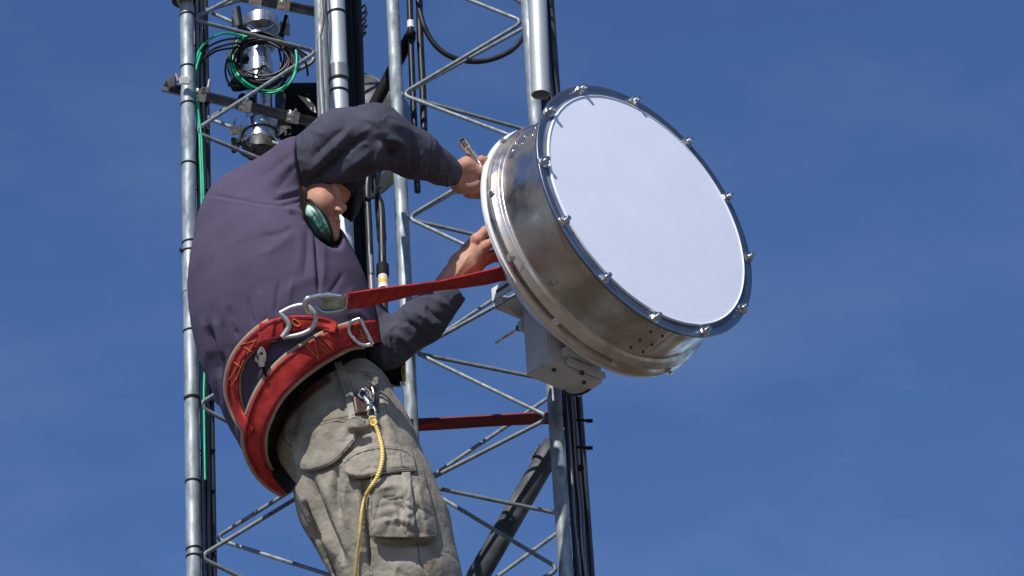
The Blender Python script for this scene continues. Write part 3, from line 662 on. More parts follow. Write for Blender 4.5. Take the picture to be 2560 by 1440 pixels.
fl = [([(722, 1100), (790, 1062), (868, 1035)], -3.5, 2.6), ([(700, 1085), (715, 1105), (728, 1120)], -5, 4), ([(712, 1020), (718, 1070), (705, 1130)], 6, 12), ([(740, 1030), (735, 1080), (722, 1120)], -6, 9),
    ([(742, 1170), (750, 1230), (790, 1310), (840, 1400)], 10, 13), ([(775, 1180), (790, 1250), (830, 1340), (862, 1420)], -24, 12), ([(800, 1185), (835, 1290), (885, 1420)], 9, 14), ([(845, 1160), (838, 1230), (850, 1300)], -18, 9), ([(870, 1195), (862, 1250), (872, 1330)], 8, 10),
    ([(905, 1200), (915, 1290), (925, 1440)], -16, 4.5), ([(892, 1200), (900, 1290), (906, 1440)], 8, 9), ([(705, 1150), (722, 1220), (770, 1320)], -8, 7), ([(858, 1100), (880, 1085), (930, 1080)], -4, 5), ([(905, 935), (935, 955), (950, 1010)], -7, 7), ([(880, 925), (905, 950), (915, 985)], 6, 8),
    ([(850, 925), (900, 930), (940, 940)], -5, 4), ([(960, 1020), (975, 1080), (1010, 1120)], 4, 8), ([(940, 1230), (990, 1215), (1040, 1225)], 6, 9), ([(935, 1275), (985, 1262), (1030, 1285)], -7, 8), ([(940, 1310), (1000, 1300), (1050, 1330)], 6, 9), ([(1035, 1205), (1030, 1270), (1045, 1345)], -6, 4),
    ([(1045, 1205), (1052, 1270), (1070, 1340)], 4, 7), ([(1005, 1190), (1022, 1250), (1015, 1300)], 7, 6), ([(985, 1240), (1000, 1280), (990, 1330)], -6, 6), ([(1048, 1360), (1050, 1400), (1070, 1440)], -5, 3), ([(960, 1400), (1010, 1390), (1060, 1410)], -5, 10), ([(1070, 1380), (1095, 1410), (1110, 1450)], 5, 10),
    ([(760, 1075), (765, 1110), (750, 1140)], -3, 12), ([(800, 1080), (840, 1090), (860, 1110)], 3, 14), ([(930, 1000), (955, 1050), (965, 1100)], -3, 8), ([(1000, 1400), (985, 1440), (990, 1480)], 4, 10), ([(935, 1350), (1000, 1362), (1092, 1352)], -10, 7), ([(868, 1196), (930, 1192), (980, 1180), (1036, 1176)], -9, 5),
    ([(742, 1176), (790, 1178), (840, 1158), (885, 1112)], -7, 4)]
d += folds(V, N, fl)
inc = np.clip((inpoly(x, y, CARGO) + 8) / 16, 0, 1) * np.clip((x - 960) / 60, .35, 1)
w1 = vnoise(V, 40)[:, None] * np.array([18, 10, 0]); nz = vnoise(V, 55); nz2 = vnoise(V + 400, 38); msk = .5 + .5 * vnoise(V + 200, 70)
rid = np.abs(np.sin((y * .9 - x * .35 + 34 * nz) / 21)) ** .7 - .7; rid2 = np.abs(np.sin((x * .8 + y * .3 + 26 * nz2) / 15)) ** .7 - .7
d += near * ((3.2 * msk + 2 * inc) * rid + (1.2 * (1 - msk) + 2.5 * inc) * rid2 + 1.6 * vnoise(V, 60) + .3 * vnoise(V, 9))
V = V + N * d[:, None]
trs = to_obj('trousers', V, Q, 'khaki', person)

# ---- cap and green face mask pulled down round the jaw
cp = Solid((700, 360, 240), (925, 580, 520), 3)
cp.ell((806, 440, 400), (90, 82, 78), .25, 8); cp.ell((876, 486, 345), (33, 62, 52), .12, 12); cp.ell((886, 498, 345), (14, 58, 75), .15, 8)
cp.cut_half((800, 458, 430), (-.35, .9, .35), 5, (700, 360, 300), (850, 580, 520))
V, Q = cp.mesh(1); cap = to_obj('cap', V, Q, mat('black_cap_cloth', (.012, .012, .014), .9), person)
gg = Solid((735, 475, 400), (870, 650, 580), 2.2)
gg.ell((797, 560, 472), (64, 27, 50), 1.04, 6); gg.ell((784, 536, 500), (26, 20, 26), .9, 10); gg.ell((826, 540, 430), (74, 26, 60), 1.04, 3, sub=True)
V, Q = gg.mesh(1); N = vnorm(V, Q)
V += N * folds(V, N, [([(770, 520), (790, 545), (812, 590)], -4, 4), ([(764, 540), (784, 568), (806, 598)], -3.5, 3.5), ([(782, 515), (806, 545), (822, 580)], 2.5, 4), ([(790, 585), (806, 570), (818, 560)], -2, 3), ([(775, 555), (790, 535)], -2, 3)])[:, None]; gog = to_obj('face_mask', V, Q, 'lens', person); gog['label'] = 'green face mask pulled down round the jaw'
_m = MT['lens'].node_tree; _b = _m.nodes['Principled BSDF']; _t = _m.nodes.new('ShaderNodeTexCoord'); _s = _m.nodes.new('ShaderNodeSeparateXYZ'); _r = _m.nodes.new('ShaderNodeValToRGB'); _q = _m.nodes.new('ShaderNodeMapRange')  # 'lens' is the face mask's material; highlight and shade are painted in by height
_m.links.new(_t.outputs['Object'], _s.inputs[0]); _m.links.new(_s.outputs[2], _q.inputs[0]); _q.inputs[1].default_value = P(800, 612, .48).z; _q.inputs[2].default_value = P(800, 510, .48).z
_m.links.new(_q.outputs[0], _r.inputs[0]); _e = _r.color_ramp.elements; _e[0].position = .3; _e[0].color = (.02, .05, .02, 1); _e[1].position = .9; _e[1].color = (.42, .68, .58, 1); _x = _e.new(.6); _x.color = (.12, .36, .27, 1)  # pale top and dark foot paint highlight and shade into the mask
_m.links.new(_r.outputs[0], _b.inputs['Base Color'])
fr = MB(); fr.tube(path([(766, 499, .45), (781, 503, .475), (802, 522, .488), (818, 548, .485), (829, 580, .47), (832, 612, .44)]), px(3.6), 8)
fr.build('mask_trim', mat('dark_olive_binding', (.035, .035, .025), .5), gog)
# ------------------------------------------------------------ harness, hooks and lanyard
def bvh(objs):
    vs = []; fs = []
    for o in objs:
        k = len(vs); vs += [v.co.copy() for v in o.data.vertices]; fs += [[i + k for i in p.vertices] for p in o.data.polygons]
    return BVHTree.FromPolygons(vs, fs)
TREE = bvh([tee, trs])
def surf(x, y, tree=None):
    "nearness (m) of the cloth under a photo position, or None"
    d = (FW + float((x - 1280) / F) * RT - float((y - 720) / F) * UP); h = (tree or TREE).ray_cast(CAM, d.normalized())
    return None if h[0] is None else DIST - (h[0] - CAM).dot(FW)
def resample(pts, n):
    p = np.array(spline(pts, 12)); L = np.r_[0, np.cumsum(np.linalg.norm(np.diff(p[:, :2], axis=0), axis=1))]; s = np.linspace(0, L[-1], n)
    return np.array([np.interp(s, L, p[:, k]) for k in range(p.shape[1])]).T
def draped(ea, eb, n=60, m=9, lift2=None, crumple=0, cs=22, puff=0, lift=.006, th=.0035, wrap=True, smooth=14, tree=None, name='belt', mt='red', parent=None, bow=.0, back=14, wfun=None):
    A = resample(ea, n); Bb = resample(eb, n); t = np.linspace(0, 1, m)[None, :, None]
    G = A[:, None, :2] * (1 - t) + Bb[:, None, :2] * t; Wg = np.full((n, m), np.nan)
    for i in range(n):
        for j in range(m):
            s_ = surf(G[i, j, 0], G[i, j, 1], tree); Wg[i, j] = np.nan if s_ is None else s_
    med = np.nanmedian(Wg); row = np.array([np.nanmedian(Wg[i]) if not np.isnan(Wg[i]).all() else np.nan for i in range(n)])
    ok = ~np.isnan(row); row = np.interp(np.arange(n), np.arange(n)[ok], row[ok]); bad = np.isnan(Wg); Wg[bad] = np.broadcast_to(row[:, None], Wg.shape)[bad] - .01
    lo = Wg.copy()
    for _ in range(smooth):
        q = np.pad(Wg, 1, mode='edge'); av = (q[:-2, 1:-1] + q[2:, 1:-1] + q[1:-1, :-2] + q[1:-1, 2:]) / 4
        Wg = np.maximum(.3 * Wg + .7 * av, lo)
    tj = np.linspace(0, 1, m)[None, :]; ti = np.linspace(0, 1, n)[:, None]
    Wg = Wg + lift + (0 if lift2 is None else (lift2 - lift) * tj) + bow * (1 - (2 * tj - 1) ** 2)
    if puff: Wg = Wg + puff * (np.clip(ti * 4, 0, 1) * np.clip(np.sin(np.pi * (.08 + .9 * tj)) * 2.0, 0, 1))
    if crumple:
        pp = np.stack([G[..., 0].ravel(), G[..., 1].ravel(), np.zeros(n * m)], 1); wv = vnoise(pp + 300, 40)[:, None] * np.array([18, 12, 0])
        X_, Y_ = pp[:, 0], pp[:, 1]; na = vnoise(pp + 611, cs * .8); nb = vnoise(pp + 1333, cs * .6); nz = 1.5 * (np.abs(np.sin((Y_ * .9 - X_ * .4 + cs * .9 * na) / (cs * .42))) ** .7 - .7) + 1.1 * (np.abs(np.sin((X_ * .9 + Y_ * .35 + cs * .8 * nb) / (cs * .36))) ** .7 - .7) + .12 * vnoise(pp + 77, cs * .3)
        edge = np.clip(np.minimum(np.minimum(ti, 1 - ti), np.minimum(tj, 1 - tj)) * 7, 0, 1)
        Wg = Wg + crumple * nz.reshape(n, m) * edge
    rows = [[P(G[i, j, 0], G[i, j, 1], Wg[i, j]) for j in range(m)] for i in range(n)]
    if wrap:      # carry the band round the hidden side of the body
        e0 = G[0]; e1 = G[-1]; K = back; cen = (e0.mean(0) + e1.mean(0)) / 2; ex = []
        for k in range(1, K):
            t_ = k / K; a = math.pi * t_
            wmid = Wg[-1].mean() * (1 - t_) + Wg[0].mean() * t_ - .26 * math.sin(a)
            ex.append([P(*(e1[j] * (1 - t_) + e0[j] * t_ + (0, 0)), wmid) for j in range(m)])
        rows = rows + ex + [rows[0]]
    N_r = len(rows); mb = MB(); top = [p for r_ in rows for p in r_]
    cen = sum(top, Vector()) / len(top); bot = []
    for i in range(N_r):
        for j in range(m):
            a = rows[min(i + 1, N_r - 1)][j] - rows[max(i - 1, 0)][j]; b = rows[i][min(j + 1, m - 1)] - rows[i][max(j - 1, 0)]
            nn = a.cross(b).normalized(); 
            if i < n and nn.dot(CAM - rows[i][j]) < 0: nn = -nn
            if i >= n and nn.dot(rows[i][j] - cen) < 0: nn = -nn
            bot.append(rows[i][j] - nn * th)
    vs = top + bot; o = len(top); fs = []
    for i in range(N_r - 1):
        for j in range(m - 1):
            a = i * m + j; fs += [(a, a + 1, a + m + 1, a + m), (o + a, o + a + m, o + a + m + 1, o + a + 1)]
        for j in (0, m - 1):
            a = i * m + j; fs.append((a, a + m, o + a + m, o + a) if j == 0 else (a, o + a, o + a + m, a + m))
    for i in (0, N_r - 1):
        for j in range(m - 1):
            a = i * m + j; fs.append((a, o + a, o + a + 1, a + 1) if i == 0 else (a, a + 1, o + a + 1, o + a))
    mb.add(vs, fs, True); ob = mb.build(name, mt, parent)
    return ob, (G, Wg)
def off(pts, k, side):
    "offset of an edge curve in the photo plane"
    p = np.array(pts, float); T = np.gradient(p, axis=0); T /= np.linalg.norm(T, axis=1)[:, None]; return [tuple(q) for q in p + np.c_[T[:, 1], -T[:, 0]] * k * side]
hb = empty('safety_harness', P(760, 900, .5), 'red webbing safety harness belt with tan pad and D rings round the worker\'s waist', 'harness')
# edges: outer = left/top side, inner = right/bottom side
LBo = [(708, 1238), (674, 1218), (642, 1186), (621, 1148), (610, 1108), (612, 1065), (626, 1015), (652, 962), (692, 912), (742, 872), (800, 838), (850, 818), (900, 804), (940, 800)]
LBi = [(718, 1230), (696, 1204), (674, 1172), (660, 1130), (660, 1088), (678, 1038), (706, 992), (748, 950), (802, 910), (850, 882), (880, 868), (912, 864), (948, 856)]
UBo = [(618, 1092), (590, 1050), (574, 1014), (565, 978), (568, 935), (582, 892), (608, 855), (640, 824), (672, 802), (706, 792), (745, 788), (790, 790), (826, 798), (846, 808)]
UBi = [(634, 1078), (610, 1038), (597, 998), (594, 962), (600, 928), (612, 898), (636, 874), (662, 858), (690, 850), (716, 842), (750, 832), (790, 822), (822, 828), (838, 834)]
shade_strip, _ = draped(off(LBi[:-1], 4, 1), off(LBi[:-1], 30, -1), n=70, m=9, smooth=40, wrap=False, lift=.003, th=.004, name='belt_shade_strip', mt='matt', parent=hb)  # black strip standing in for the shade between belt and trousers
pad, _ = draped(off(LBo[:-1], 8, 1), off(LBi[:-1], 8, -1), wrap=False, n=70, m=11, smooth=40, lift=.009, th=.005, name='back_pad', mt='tan', parent=hb)
lb, LG = draped(LBo, LBi, n=80, m=9, tree=bvh([tee, trs, pad]), smooth=12, lift=.007, th=.003, name='waist_belt', mt='red', parent=hb, bow=.0005)
pad2, _ = draped(off(UBo[:9], 7, 1), off(UBi[:9], 3, -1), n=60, m=9, smooth=30, lift=.009, th=.007, name='hip_pad', mt='tan', parent=hb, wrap=False)
ub, UG = draped(UBo, UBi, n=70, m=9, tree=bvh([tee, trs, pad, pad2, lb]), smooth=12, lift=.007, th=.004, name='positioning_belt', mt='red', parent=hb, bow=.0005, wrap=False)
TB = bvh([tee, trs, pad, lb, pad2, ub])
kp, _ = draped([(648, 808), (645, 850), (640, 885)], [(690, 800), (682, 845), (664, 880)], n=14, m=6, lift=.006, th=.004, wrap=False, tree=TB, name='webbing_keeper', mt='red', parent=hb)
kp2, _ = draped([(672, 800), (678, 852)], [(724, 790), (722, 842)], n=10, m=6, lift=.006, th=.004, wrap=False, tree=TB, name='webbing_keeper', mt='red', parent=hb)
TB2 = bvh([tee, trs, pad, lb, pad2, ub, kp, kp2])
def dtube(pts, r, lift=0, k=8, closed=False, tree=TB2, n=8, name='part', mt='chrome', parent=hb, wfix=None):
    q = spline(pts, k, closed); ws = []
    for p in q:
        s_ = surf(p[0], p[1], tree); ws.append(np.nan if s_ is None else s_)
    ws = np.array(ws, float)
    if wfix is not None: ws[:] = wfix
    ok = ~np.isnan(ws); i = np.arange(len(ws)); ws = np.interp(i, i[ok], ws[ok]) if ok.any() else np.full(len(ws), .4)
    for _ in range(4): ws = np.maximum(ws, np.convolve(np.pad(ws, 1, mode='edge'), [.25, .5, .25], 'valid'))
    m = MB(); m.tube([P(p[0], p[1], w_ + lift + r) for p, w_ in zip(q, ws)], r, n, closed=closed); return m.build(name, mt, parent)
# stitched boxes
for a_ in ([(763, 862), (797, 898)], [(768, 866), (786, 846)], [(786, 846), (796, 896)], [(790, 843), (824, 880)], [(797, 838), (832, 872)], [(800, 868), (818, 882)],
           [(584, 905), (612, 925)], [(590, 948), (610, 900)], [(600, 862), (640, 852)], [(640, 850), (618, 885)], [(610, 868), (630, 880)], [(572, 950), (600, 905)], [(578, 965), (600, 930)],
           [(896, 822), (915, 846)], [(915, 846), (900, 838)], [(893, 846), (910, 848)]):
    dtube(a_, .0008, .0, 5, n=5, name='stitching', mt='stitch', parent=lb)
dtube([(732, 798), (745, 803), (750, 812), (742, 816), (732, 808)], .0014, .0, 5, n=5, closed=True, name='stitching', mt='stitch', parent=ub)
for e_, sd, par in ((LBo, -1, lb), (LBi, 1, lb), (UBo, -1, ub), (UBi, 1, ub)):
    for k_ in (5, 8): dtube(off(e_[2:-1], k_, sd), .0007, .0, 6, n=4, name='edge_stitching', mt='darkred', parent=par)
# D rings
W1 = max(surf(a, b, TB2) or 0 for a, b in ((706, 800), (745, 803), (720, 835))) + .004; W2 = max(surf(a, b, TB2) or 0 for a, b in ((885, 825), (905, 835), (895, 805))) + .003
d1 = dtube([(700, 783), (730, 768), (762, 763), (783, 778), (789, 800), (776, 824), (745, 838), (706, 843)], .0052, .0, closed=False, wfix=W1, name='d_ring', mt='alu')
d1b = dtube([(700, 783), (716, 800), (722, 818), (706, 843)], .0058, .0, wfix=W1, name='d_ring_bar', mt='alu', parent=d1)
d2 = dtube([(900, 797), (878, 806), (871, 826), (884, 848), (906, 862), (932, 861)], .0046, .0, wfix=W2, name='d_ring', mt='chrome')
d2b = dtube([(900, 797), (914, 826), (932, 861)], .0046, .0, wfix=W2, name='d_ring_bar', mt='chrome', parent=d2)
# leather trouser belt and loops (worn)
bl, _ = draped([(676, 1112), (690, 1062), (722, 1015), (770, 968), (822, 932)], [(690, 1118), (708, 1070), (738, 1026), (784, 984), (830, 952)], n=30, m=5, lift=.004, th=.004, wrap=False, tree=bvh([trs]), name='leather_belt', mt='leather', parent=person)
# pockets, flaps and seams of the trousers
TT = bvh([trs]); KH = 'khaki'
pc, _ = draped([(928, 1180), (924, 1240), (922, 1290), (930, 1342)], [(1058, 1172), (1074, 1230), (1088, 1290), (1096, 1346)], n=70, m=70, lift=.004, th=.004, wrap=False, tree=TT, name='cargo_pocket', mt=KH, parent=trs, crumple=.0032, cs=46, puff=.015, smooth=6)
TT2 = bvh([trs, pc])
fl1, _ = draped([(856, 1150), (885, 1126), (940, 1112), (1000, 1116), (1032, 1134)], [(868, 1184), (900, 1196), (945, 1186), (1000, 1178), (1042, 1176)], n=60, m=26, lift=.004, lift2=.017, th=.005, wrap=False, tree=TT2, name='pocket_flap', mt=KH, parent=trs, crumple=.0018, cs=26, smooth=10)
fl2, _ = draped([(722, 1078), (770, 1056), (830, 1040), (893, 1030)], [(738, 1160), (772, 1178), (836, 1156), (888, 1098)], n=60, m=40, lift=.002, lift2=.011, th=.004, wrap=False, tree=TT, name='rear_patch_pocket', mt=KH, parent=trs, crumple=.0016, cs=44, smooth=6)
lp1, _ = draped([(872, 1046), (874, 1058), (876, 1072)], [(914, 1050), (914, 1060), (916, 1070)], n=10, m=8, lift=.014, th=.005, wrap=False, tree=TT, name='hammer_loop', mt=KH, parent=trs)
lp2, _ = draped([(834, 905), (852, 960), (866, 1010), (874, 1050)], [(852, 902), (874, 958), (890, 1008), (898, 1048)], n=30, m=8, lift=.006, th=.004, wrap=False, tree=TT, name='side_tape', mt=KH, parent=trs)
lp3, _ = draped([(1004, 1180), (1010, 1250), (1016, 1345)], [(1026, 1180), (1032, 1250), (1040, 1345)], n=40, m=8, lift=.004, th=.004, wrap=False, tree=TT2, name='pocket_tape', mt=KH, parent=trs, crumple=.003, cs=18)
TT3 = bvh([trs, pc, fl1, fl2, lp1, lp2, lp3]); MT['seamd'] = mat('dark_khaki_thread', (.16, .14, .115), .9)
for a_ in ([(734, 1150), (744, 1165), (774, 1172), (834, 1150), (882, 1098)], [(724, 1086), (790, 1058), (888, 1036)], [(728, 1092), (792, 1064), (888, 1043)],
           [(864, 1180), (900, 1190), (945, 1180), (1038, 1170)], [(860, 1158), (890, 1136), (940, 1122), (1002, 1125), (1030, 1142)],
           [(932, 1336), (980, 1350), (1040, 1344), (1090, 1338)], [(930, 1190), (928, 1290)], [(905, 1200), (912, 1290), (920, 1380), (926, 1450)], [(911, 1200), (918, 1290), (926, 1380), (932, 1450)],
           [(700, 1088), (716, 1104), (730, 1118)], [(862, 950), (880, 1000), (892, 1045)], [(905, 930), (935, 950), (955, 990), (980, 1060), (1010, 1130)], [(1044, 1356), (1050, 1400), (1062, 1440)], [(856, 925), (900, 928), (940, 935)],
           [(1000, 1130), (1004, 1165)]):
    dtube(a_, .0009, -.0005, 8, tree=TT3, n=5, name='seam', mt='seamd', parent=trs)
# small chrome clip hanging from the keeper
clip = empty('belt_clip', P(652, 890, .7), 'small chrome snap clip hanging from the red belt keeper with its black strap', 'clip')
w0 = (surf(652, 890, TB2) or .6) + .022
m = MB(); m.tube([P(x, y, w0) for x, y in [(655, 868), (662, 885), (662, 900), (652, 912), (642, 900), (644, 886), (655, 868)]], px(4.5), 8); m.build('clip_ring', 'chrome', clip)
m = MB(); m.box(P(654, 902, w0 + .004), [RT, UP, FW], (px(7), px(14), .005), .002); m.build('clip_body', 'chrome', clip)
m = MB(); m.tube([P(x, y, w_) for x, y, w_ in [(640, 878, w0), (648, 900, w0 + .002), (660, 925, w0 - .004), (668, 945, w0 - .012)]], px(5), 8, flat=(1.2, .5)); m.build('clip_tail', 'matt', clip)

# positioning lanyard: hook, strap to the tower, strap coming back
ly = empty('positioning_lanyard', P(820, 755, .66), 'red webbing lanyard with steel snap hook running from the D ring round the tower leg', 'lanyard')
wh = W1 + .008; print('wh', wh)
m = MB(); m.tube([P(*q) for q in spline([(852, 742, wh), (820, 738, wh + .004), (790, 742, wh + .012), (768, 748, wh + .018), (763, 762, wh + .014), (768, 776, wh + .004), (778, 782, wh - .002)], 8)], [px(7.5)] * 49, 10)
hook = m.build('snap_hook', 'chrome', ly)
m = MB(); m.box(P(836, 755, wh + .001), [RT + UP * .03, UP, FW], (px(28), px(17), .008), .004); m.build('hook_body', mat('zinc_plate', (.34, .36, .33), .3, .9, col2=(.2, .2, .16), nscale=60), hook)
m = MB(); m.tube([P(*q) for q in spline([(790, 765, wh + .002), (810, 780, wh + .002), (850, 776, wh + .002), (862, 768, wh)], 6)], px(6), 8, flat=(1, .7)); m.build('gate', mat('gate_steel', (.35, .42, .38), .3, .9), hook)
m = MB(); m.tube([P(860, 735, wh), P(866, 752, wh), P(862, 772, wh)], px(5), 8); m.build('swivel_bar', 'chrome', hook)
def strap3(cl, th=.0035, name='strap', mt='red', parent=ly, k=6):
    "cl: (x, y, w, half width px, facing twist) ; edge curves with real twist"
    q = spline(cl, k); L = []; R_ = []
    for i, p in enumerate(q):
        c = P(p[0], p[1], p[2]); a = np.array(q[min(i + 1, len(q) - 1)]) - np.array(q[max(i - 1, 0)])
        t = (RT * a[0] - UP * a[1] - FW * a[2] * S); t.normalize(); s_ = t.cross(-FW).normalized(); f_ = t.cross(s_)
        d = (s_ * math.cos(p[4]) + f_ * math.sin(p[4])) * .0225
        L.append(c + d); R_.append(c - d)
    return MB().strap(L, R_, th, CAM - P(900, 750, .6)).build(name, mt, parent)
strap3([(866, 753, wh, 0, .72), (905, 748, wh - .03, 0, .70), (960, 738, wh - .06, 0, .82), (1030, 726, wh - .10, 0, 1.02), (1090, 715, .50, 0, 1.15), (1150, 705, .475, 0, 1.0), (1210, 694, .40, 0, .86), (1275, 684, .27, 0, .8), (1340, 700, .10, 0, .9), (1385, 730, -.10, 0, 1.2), (1400, 740, -.16, 0, 1.4)], name='strap')
m = MB(); 
for dx in (874, 880):
    m.tube([P(dx, 738, wh + .003), P(dx + 1, 768, wh + .001)], px(2), 6)
m.build('strap_end_sewing', 'darkred', ly)
rs = strap3([(940, 1072, .10, 0, .95), (1000, 1065, -.04, 0, .9), (1045, 1062, -.13, 0, .9), (1120, 1058, -.11, 0, .92), (1200, 1053, -.09, 0, .95), (1290, 1048, -.06, 0, .95), (1375, 1044, -.02, 0, .9), (1400, 1040, -.06, 0, .9)], name='return_strap', mt='darkred')
m = MB(); m.box(P(1076, 1064, -.10), [RT + UP * .06, UP, FW], (px(20), px(6), .004), .002); m.build('strap_fold', 'red', ly)

# rope hanging from the leather holder
ho = empty('tool_holder', P(905, 1005, .75), 'brown leather holder with chrome snap clipped to the hip of the trousers', 'holder')
TK = bvh([trs, fl1, pc, fl2, lp2])
hp, _ = draped([(884, 985), (888, 1010), (892, 1034)], [(922, 978), (925, 1008), (925, 1030)], n=10, m=6, lift=.012, th=.006, wrap=False, tree=TK, name='leather_pouch', mt='leather', parent=ho)
hp2, _ = draped([(928, 965), (934, 1000), (940, 1030)], [(942, 968), (946, 1000), (948, 1030)], n=10, m=4, lift=.010, th=.005, wrap=False, tree=TK, name='leather_flap', mt='leather', parent=ho)
TH3 = bvh([trs, hp, hp2, lp2])
ring1 = dtube([(903, 975), (915, 978), (918, 990), (906, 996), (896, 986)], .0035, .001, 6, True, TH3, name='snap_ring', parent=ho)
dtube([(910, 992), (920, 1005), (926, 1018)], .0065, .001, 6, False, TH3, name='snap_body', parent=ho)
dtube([(926, 1012), (936, 1022), (937, 1040), (926, 1044), (919, 1032)], .0038, .001, 6, True, TH3, name='snap_eye', parent=ho)
dtube([(928, 962), (934, 985), (930, 1008)], .003, .004, 6, False, TH3, name='snap_lever', parent=ho)
dtube([(922, 1046), (934, 1056), (944, 1062), (946, 1054), (938, 1046)], .0026, .003, 6, False, TH3, name='wire_loop', mt='dark', parent=ho)
TH4 = bvh([trs, hp, hp2, fl1, pc])
cl_ = [(928, 1042), (938, 1062), (948, 1090), (956, 1125), (954, 1160), (942, 1195), (924, 1222), (910, 1250), (903, 1290), (899, 1340), (893, 1390), (888, 1440), (880, 1520), (874, 1600)]
q = resample(cl_, 300); ws = np.array([(surf(a, b, TH4) or np.nan) for a, b in q]); ok = ~np.isnan(ws); ws = np.interp(np.arange(300), np.arange(300)[ok], ws[ok])
for _ in range(120): ws = np.maximum(ws - 0.0, np.convolve(np.pad(ws, 1, mode='edge'), [.3, .4, .3], 'valid'))
ws = np.convolve(np.pad(ws, 6, mode='edge'), np.ones(13) / 13, 'valid')
cpts = [P(a, b, w_ + .010) for (a, b), w_ in zip(q, ws)]
m = MB()
for s_ in range(3):
    pts = []
    for i, c in enumerate(cpts):
        t = (cpts[min(i + 1, 299)] - cpts[max(i - 1, 0)]).normalized(); e1 = t.cross(FW).normalized(); e2 = t.cross(e1)
        r_ = .0030 * (.75 if 12 < i < 110 else .5); a = i * .62 + s_ * 2.094; pts.append(c + r_ * (math.cos(a) * e1 + math.sin(a) * e2))
    m.tube(pts, [.0025 if 12 < i < 110 else .0019 for i in range(300)], 7)
rope_ = tag(m.build('yellow_rope', 'rope'), 'twisted yellow rope hanging down the front of the khaki trousers', 'rope')
rk = MB(); rk.torus(cpts[4], FW,   .006, .0028, 14, 8); rk.torus(cpts[7] + Vector((0, 0, -.003)), (.3, 1, .2), .006, .0028, 14, 8)
rk.build('knot', 'rope', rope_)
# grey strap tail at the waist and the black pouch behind
tag(MB().strap([P(*q) for q in spline([(918, 868, .42), (936, 900, .38), (950, 926, .34), (960, 918, .32), (966, 900, .30)], 5)], [P(*q) for q in spline([(926, 864, .42), (944, 894, .38), (952, 916, .34), (956, 912, .32), (958, 896, .30)], 5)], .003).build('strap_tail', 'boxgrey'), 'short grey strap tail dangling at the waist behind the elbow', 'strap')
bg_ = empty('tool_pouch', P(990, 940, .27), 'black tool pouch with yellow cord hanging behind the worker\'s elbow', 'pouch')
m = MB(); m.box(P(985, 930, .27), [RT, UP, FW], (px(28), px(36), .03), .012); m.box(P(985, 898, .27), [RT + UP * .1, UP, FW], (px(30), px(9), .034), .006); m.build('pouch_body', 'matt', bg_)
m = MB(); m.tube(path([(975, 962, .305), (1000, 966, .305), (1007, 950, .305), (1004, 925, .305), (1010, 915, .305), (1010, 955, .305), (1012, 964, .30)]), px(1.8), 6); m.build('cord', mat('yellow_cord', (.5, .45, .05), .6), bg_)

# the steel tube wrench in the upper hand
tl = empty('socket_tool', P(1180, 390, .3), 'shiny steel tube spanner held upright in the upper hand', 'tool')
a, b = P(1155, 350, .262), P(1216, 446, .228); d = (b - a).normalized(); L_ = (b - a).length
m = MB(); m.lathe([(.0, .0075), (0, .0105), (.002, .0112), (.016, .0112), (.019, .0098), (.022, .0096), (.024, .0100), (L_, .0100)], a, d, 20, smooth=False); m.build('tube', 'chrome', tl)
m = MB(); m.lathe([(0, .0078), (.014, .0078), (.014, 0)], a + d * .0005, d, 12); m.build('socket_bore', 'dark', tl)
# ------------------------------------------------------------ cables and equipment on the towers
LEAN = .000568                # an upright line comes this much nearer per photo row
P_flat = P
def P(x, y, w=0.0): return P_flat(x, y, w + (y - 720) * LEAN)
def cable(pts, r, mt='black', label='', cat='cable', group=None, name='cable', k=8, n=8, parent=None):
    m = MB(); m.tube(path(pts, k), px(r), n); o = m.build(name, mt, parent)
    if parent is None: tag(o, label, cat, group)
    return o
def vert(x, y, w, y2, dx=0, wob=0, seed=0):
    "points of an upright run from photo row y down to y2, standing vertical in the world; x is the column at row 720"
    q = P_flat(x, 720, w); rr = random.Random(seed); out = []; n_ = max(3, int(abs(y2 - y) / 90))
    for i in range(n_ + 1):
        yy = y + (y2 - y) * i / n_; p = at_z(q, leg_z(q, yy)); X, Y, W = proj(p); out.append((X + rr.uniform(-wob, wob) + dx * i / n_, Y, W - (Y - 720) * LEAN + rr.uniform(-wob, wob) / S))
    return out
# bundle along the left tower leg
bun = empty('cable_bundle', P(508, 720, -.05), 'bundle of black and grey cables tied down the left tower leg', 'cables')
for i, (x, r, mt, wb, w_) in enumerate([(498, 3.6, 'black', 2, -.02), (503, 3.4, 'greyc', 2.5, .0), (509, 3.6, 'black', 2, -.03), (514, 3.4, 'greyc', 2.2, -.01), (519, 4.0, 'black', 1.5, -.03), (506, 4, 'matt', 2, -.06), (513, 4, 'matt', 2, -.07)]):
    cable(vert(x, -150, w_, 1750, 0, wb, i), r, mt, parent=bun)
for y in (120, 262, 330, 480, 900, 1010, 1132, 1232, 1390):
    q = P_flat(508, 720, -.03); c = at_z(q, leg_z(q, y)); m = MB(); m.torus(c, Z, .0165, .0016, 20, 6); m.box(c + Vector((.016, -.006, 0)), [Vector((1, 0, .2)), Vector((0, 1, 0)), Z], (.006, .002, .002)); m.build('cable_tie', 'matt', bun)
gp = [(497, 128, 0.02), (486, 165, 0.03), (482, 190, 0.03), (484, 232, 0.03), (489, 262, 0.03), (494, 300, 0.03), (499, 345, 0.03), (501, 400, 0.03), (503, 450, 0.03), (504, 503, 0.03), (505, 600, 0.03), (506, 760, 0.03), (508, 850, 0.03), (512, 900, 0.03), (510, 980, 0.03), (511, 1080, 0.03), (513, 1200, 0.03)]
cable(gp, 3.4, 'green', 'green ground cable strapped beside the left tower leg'); cable([(p[0] + 5, p[1] + 4, p[2] + .003) for p in gp[:10]], 2.6, 'green', 'second thinner green cable beside the left tower leg')
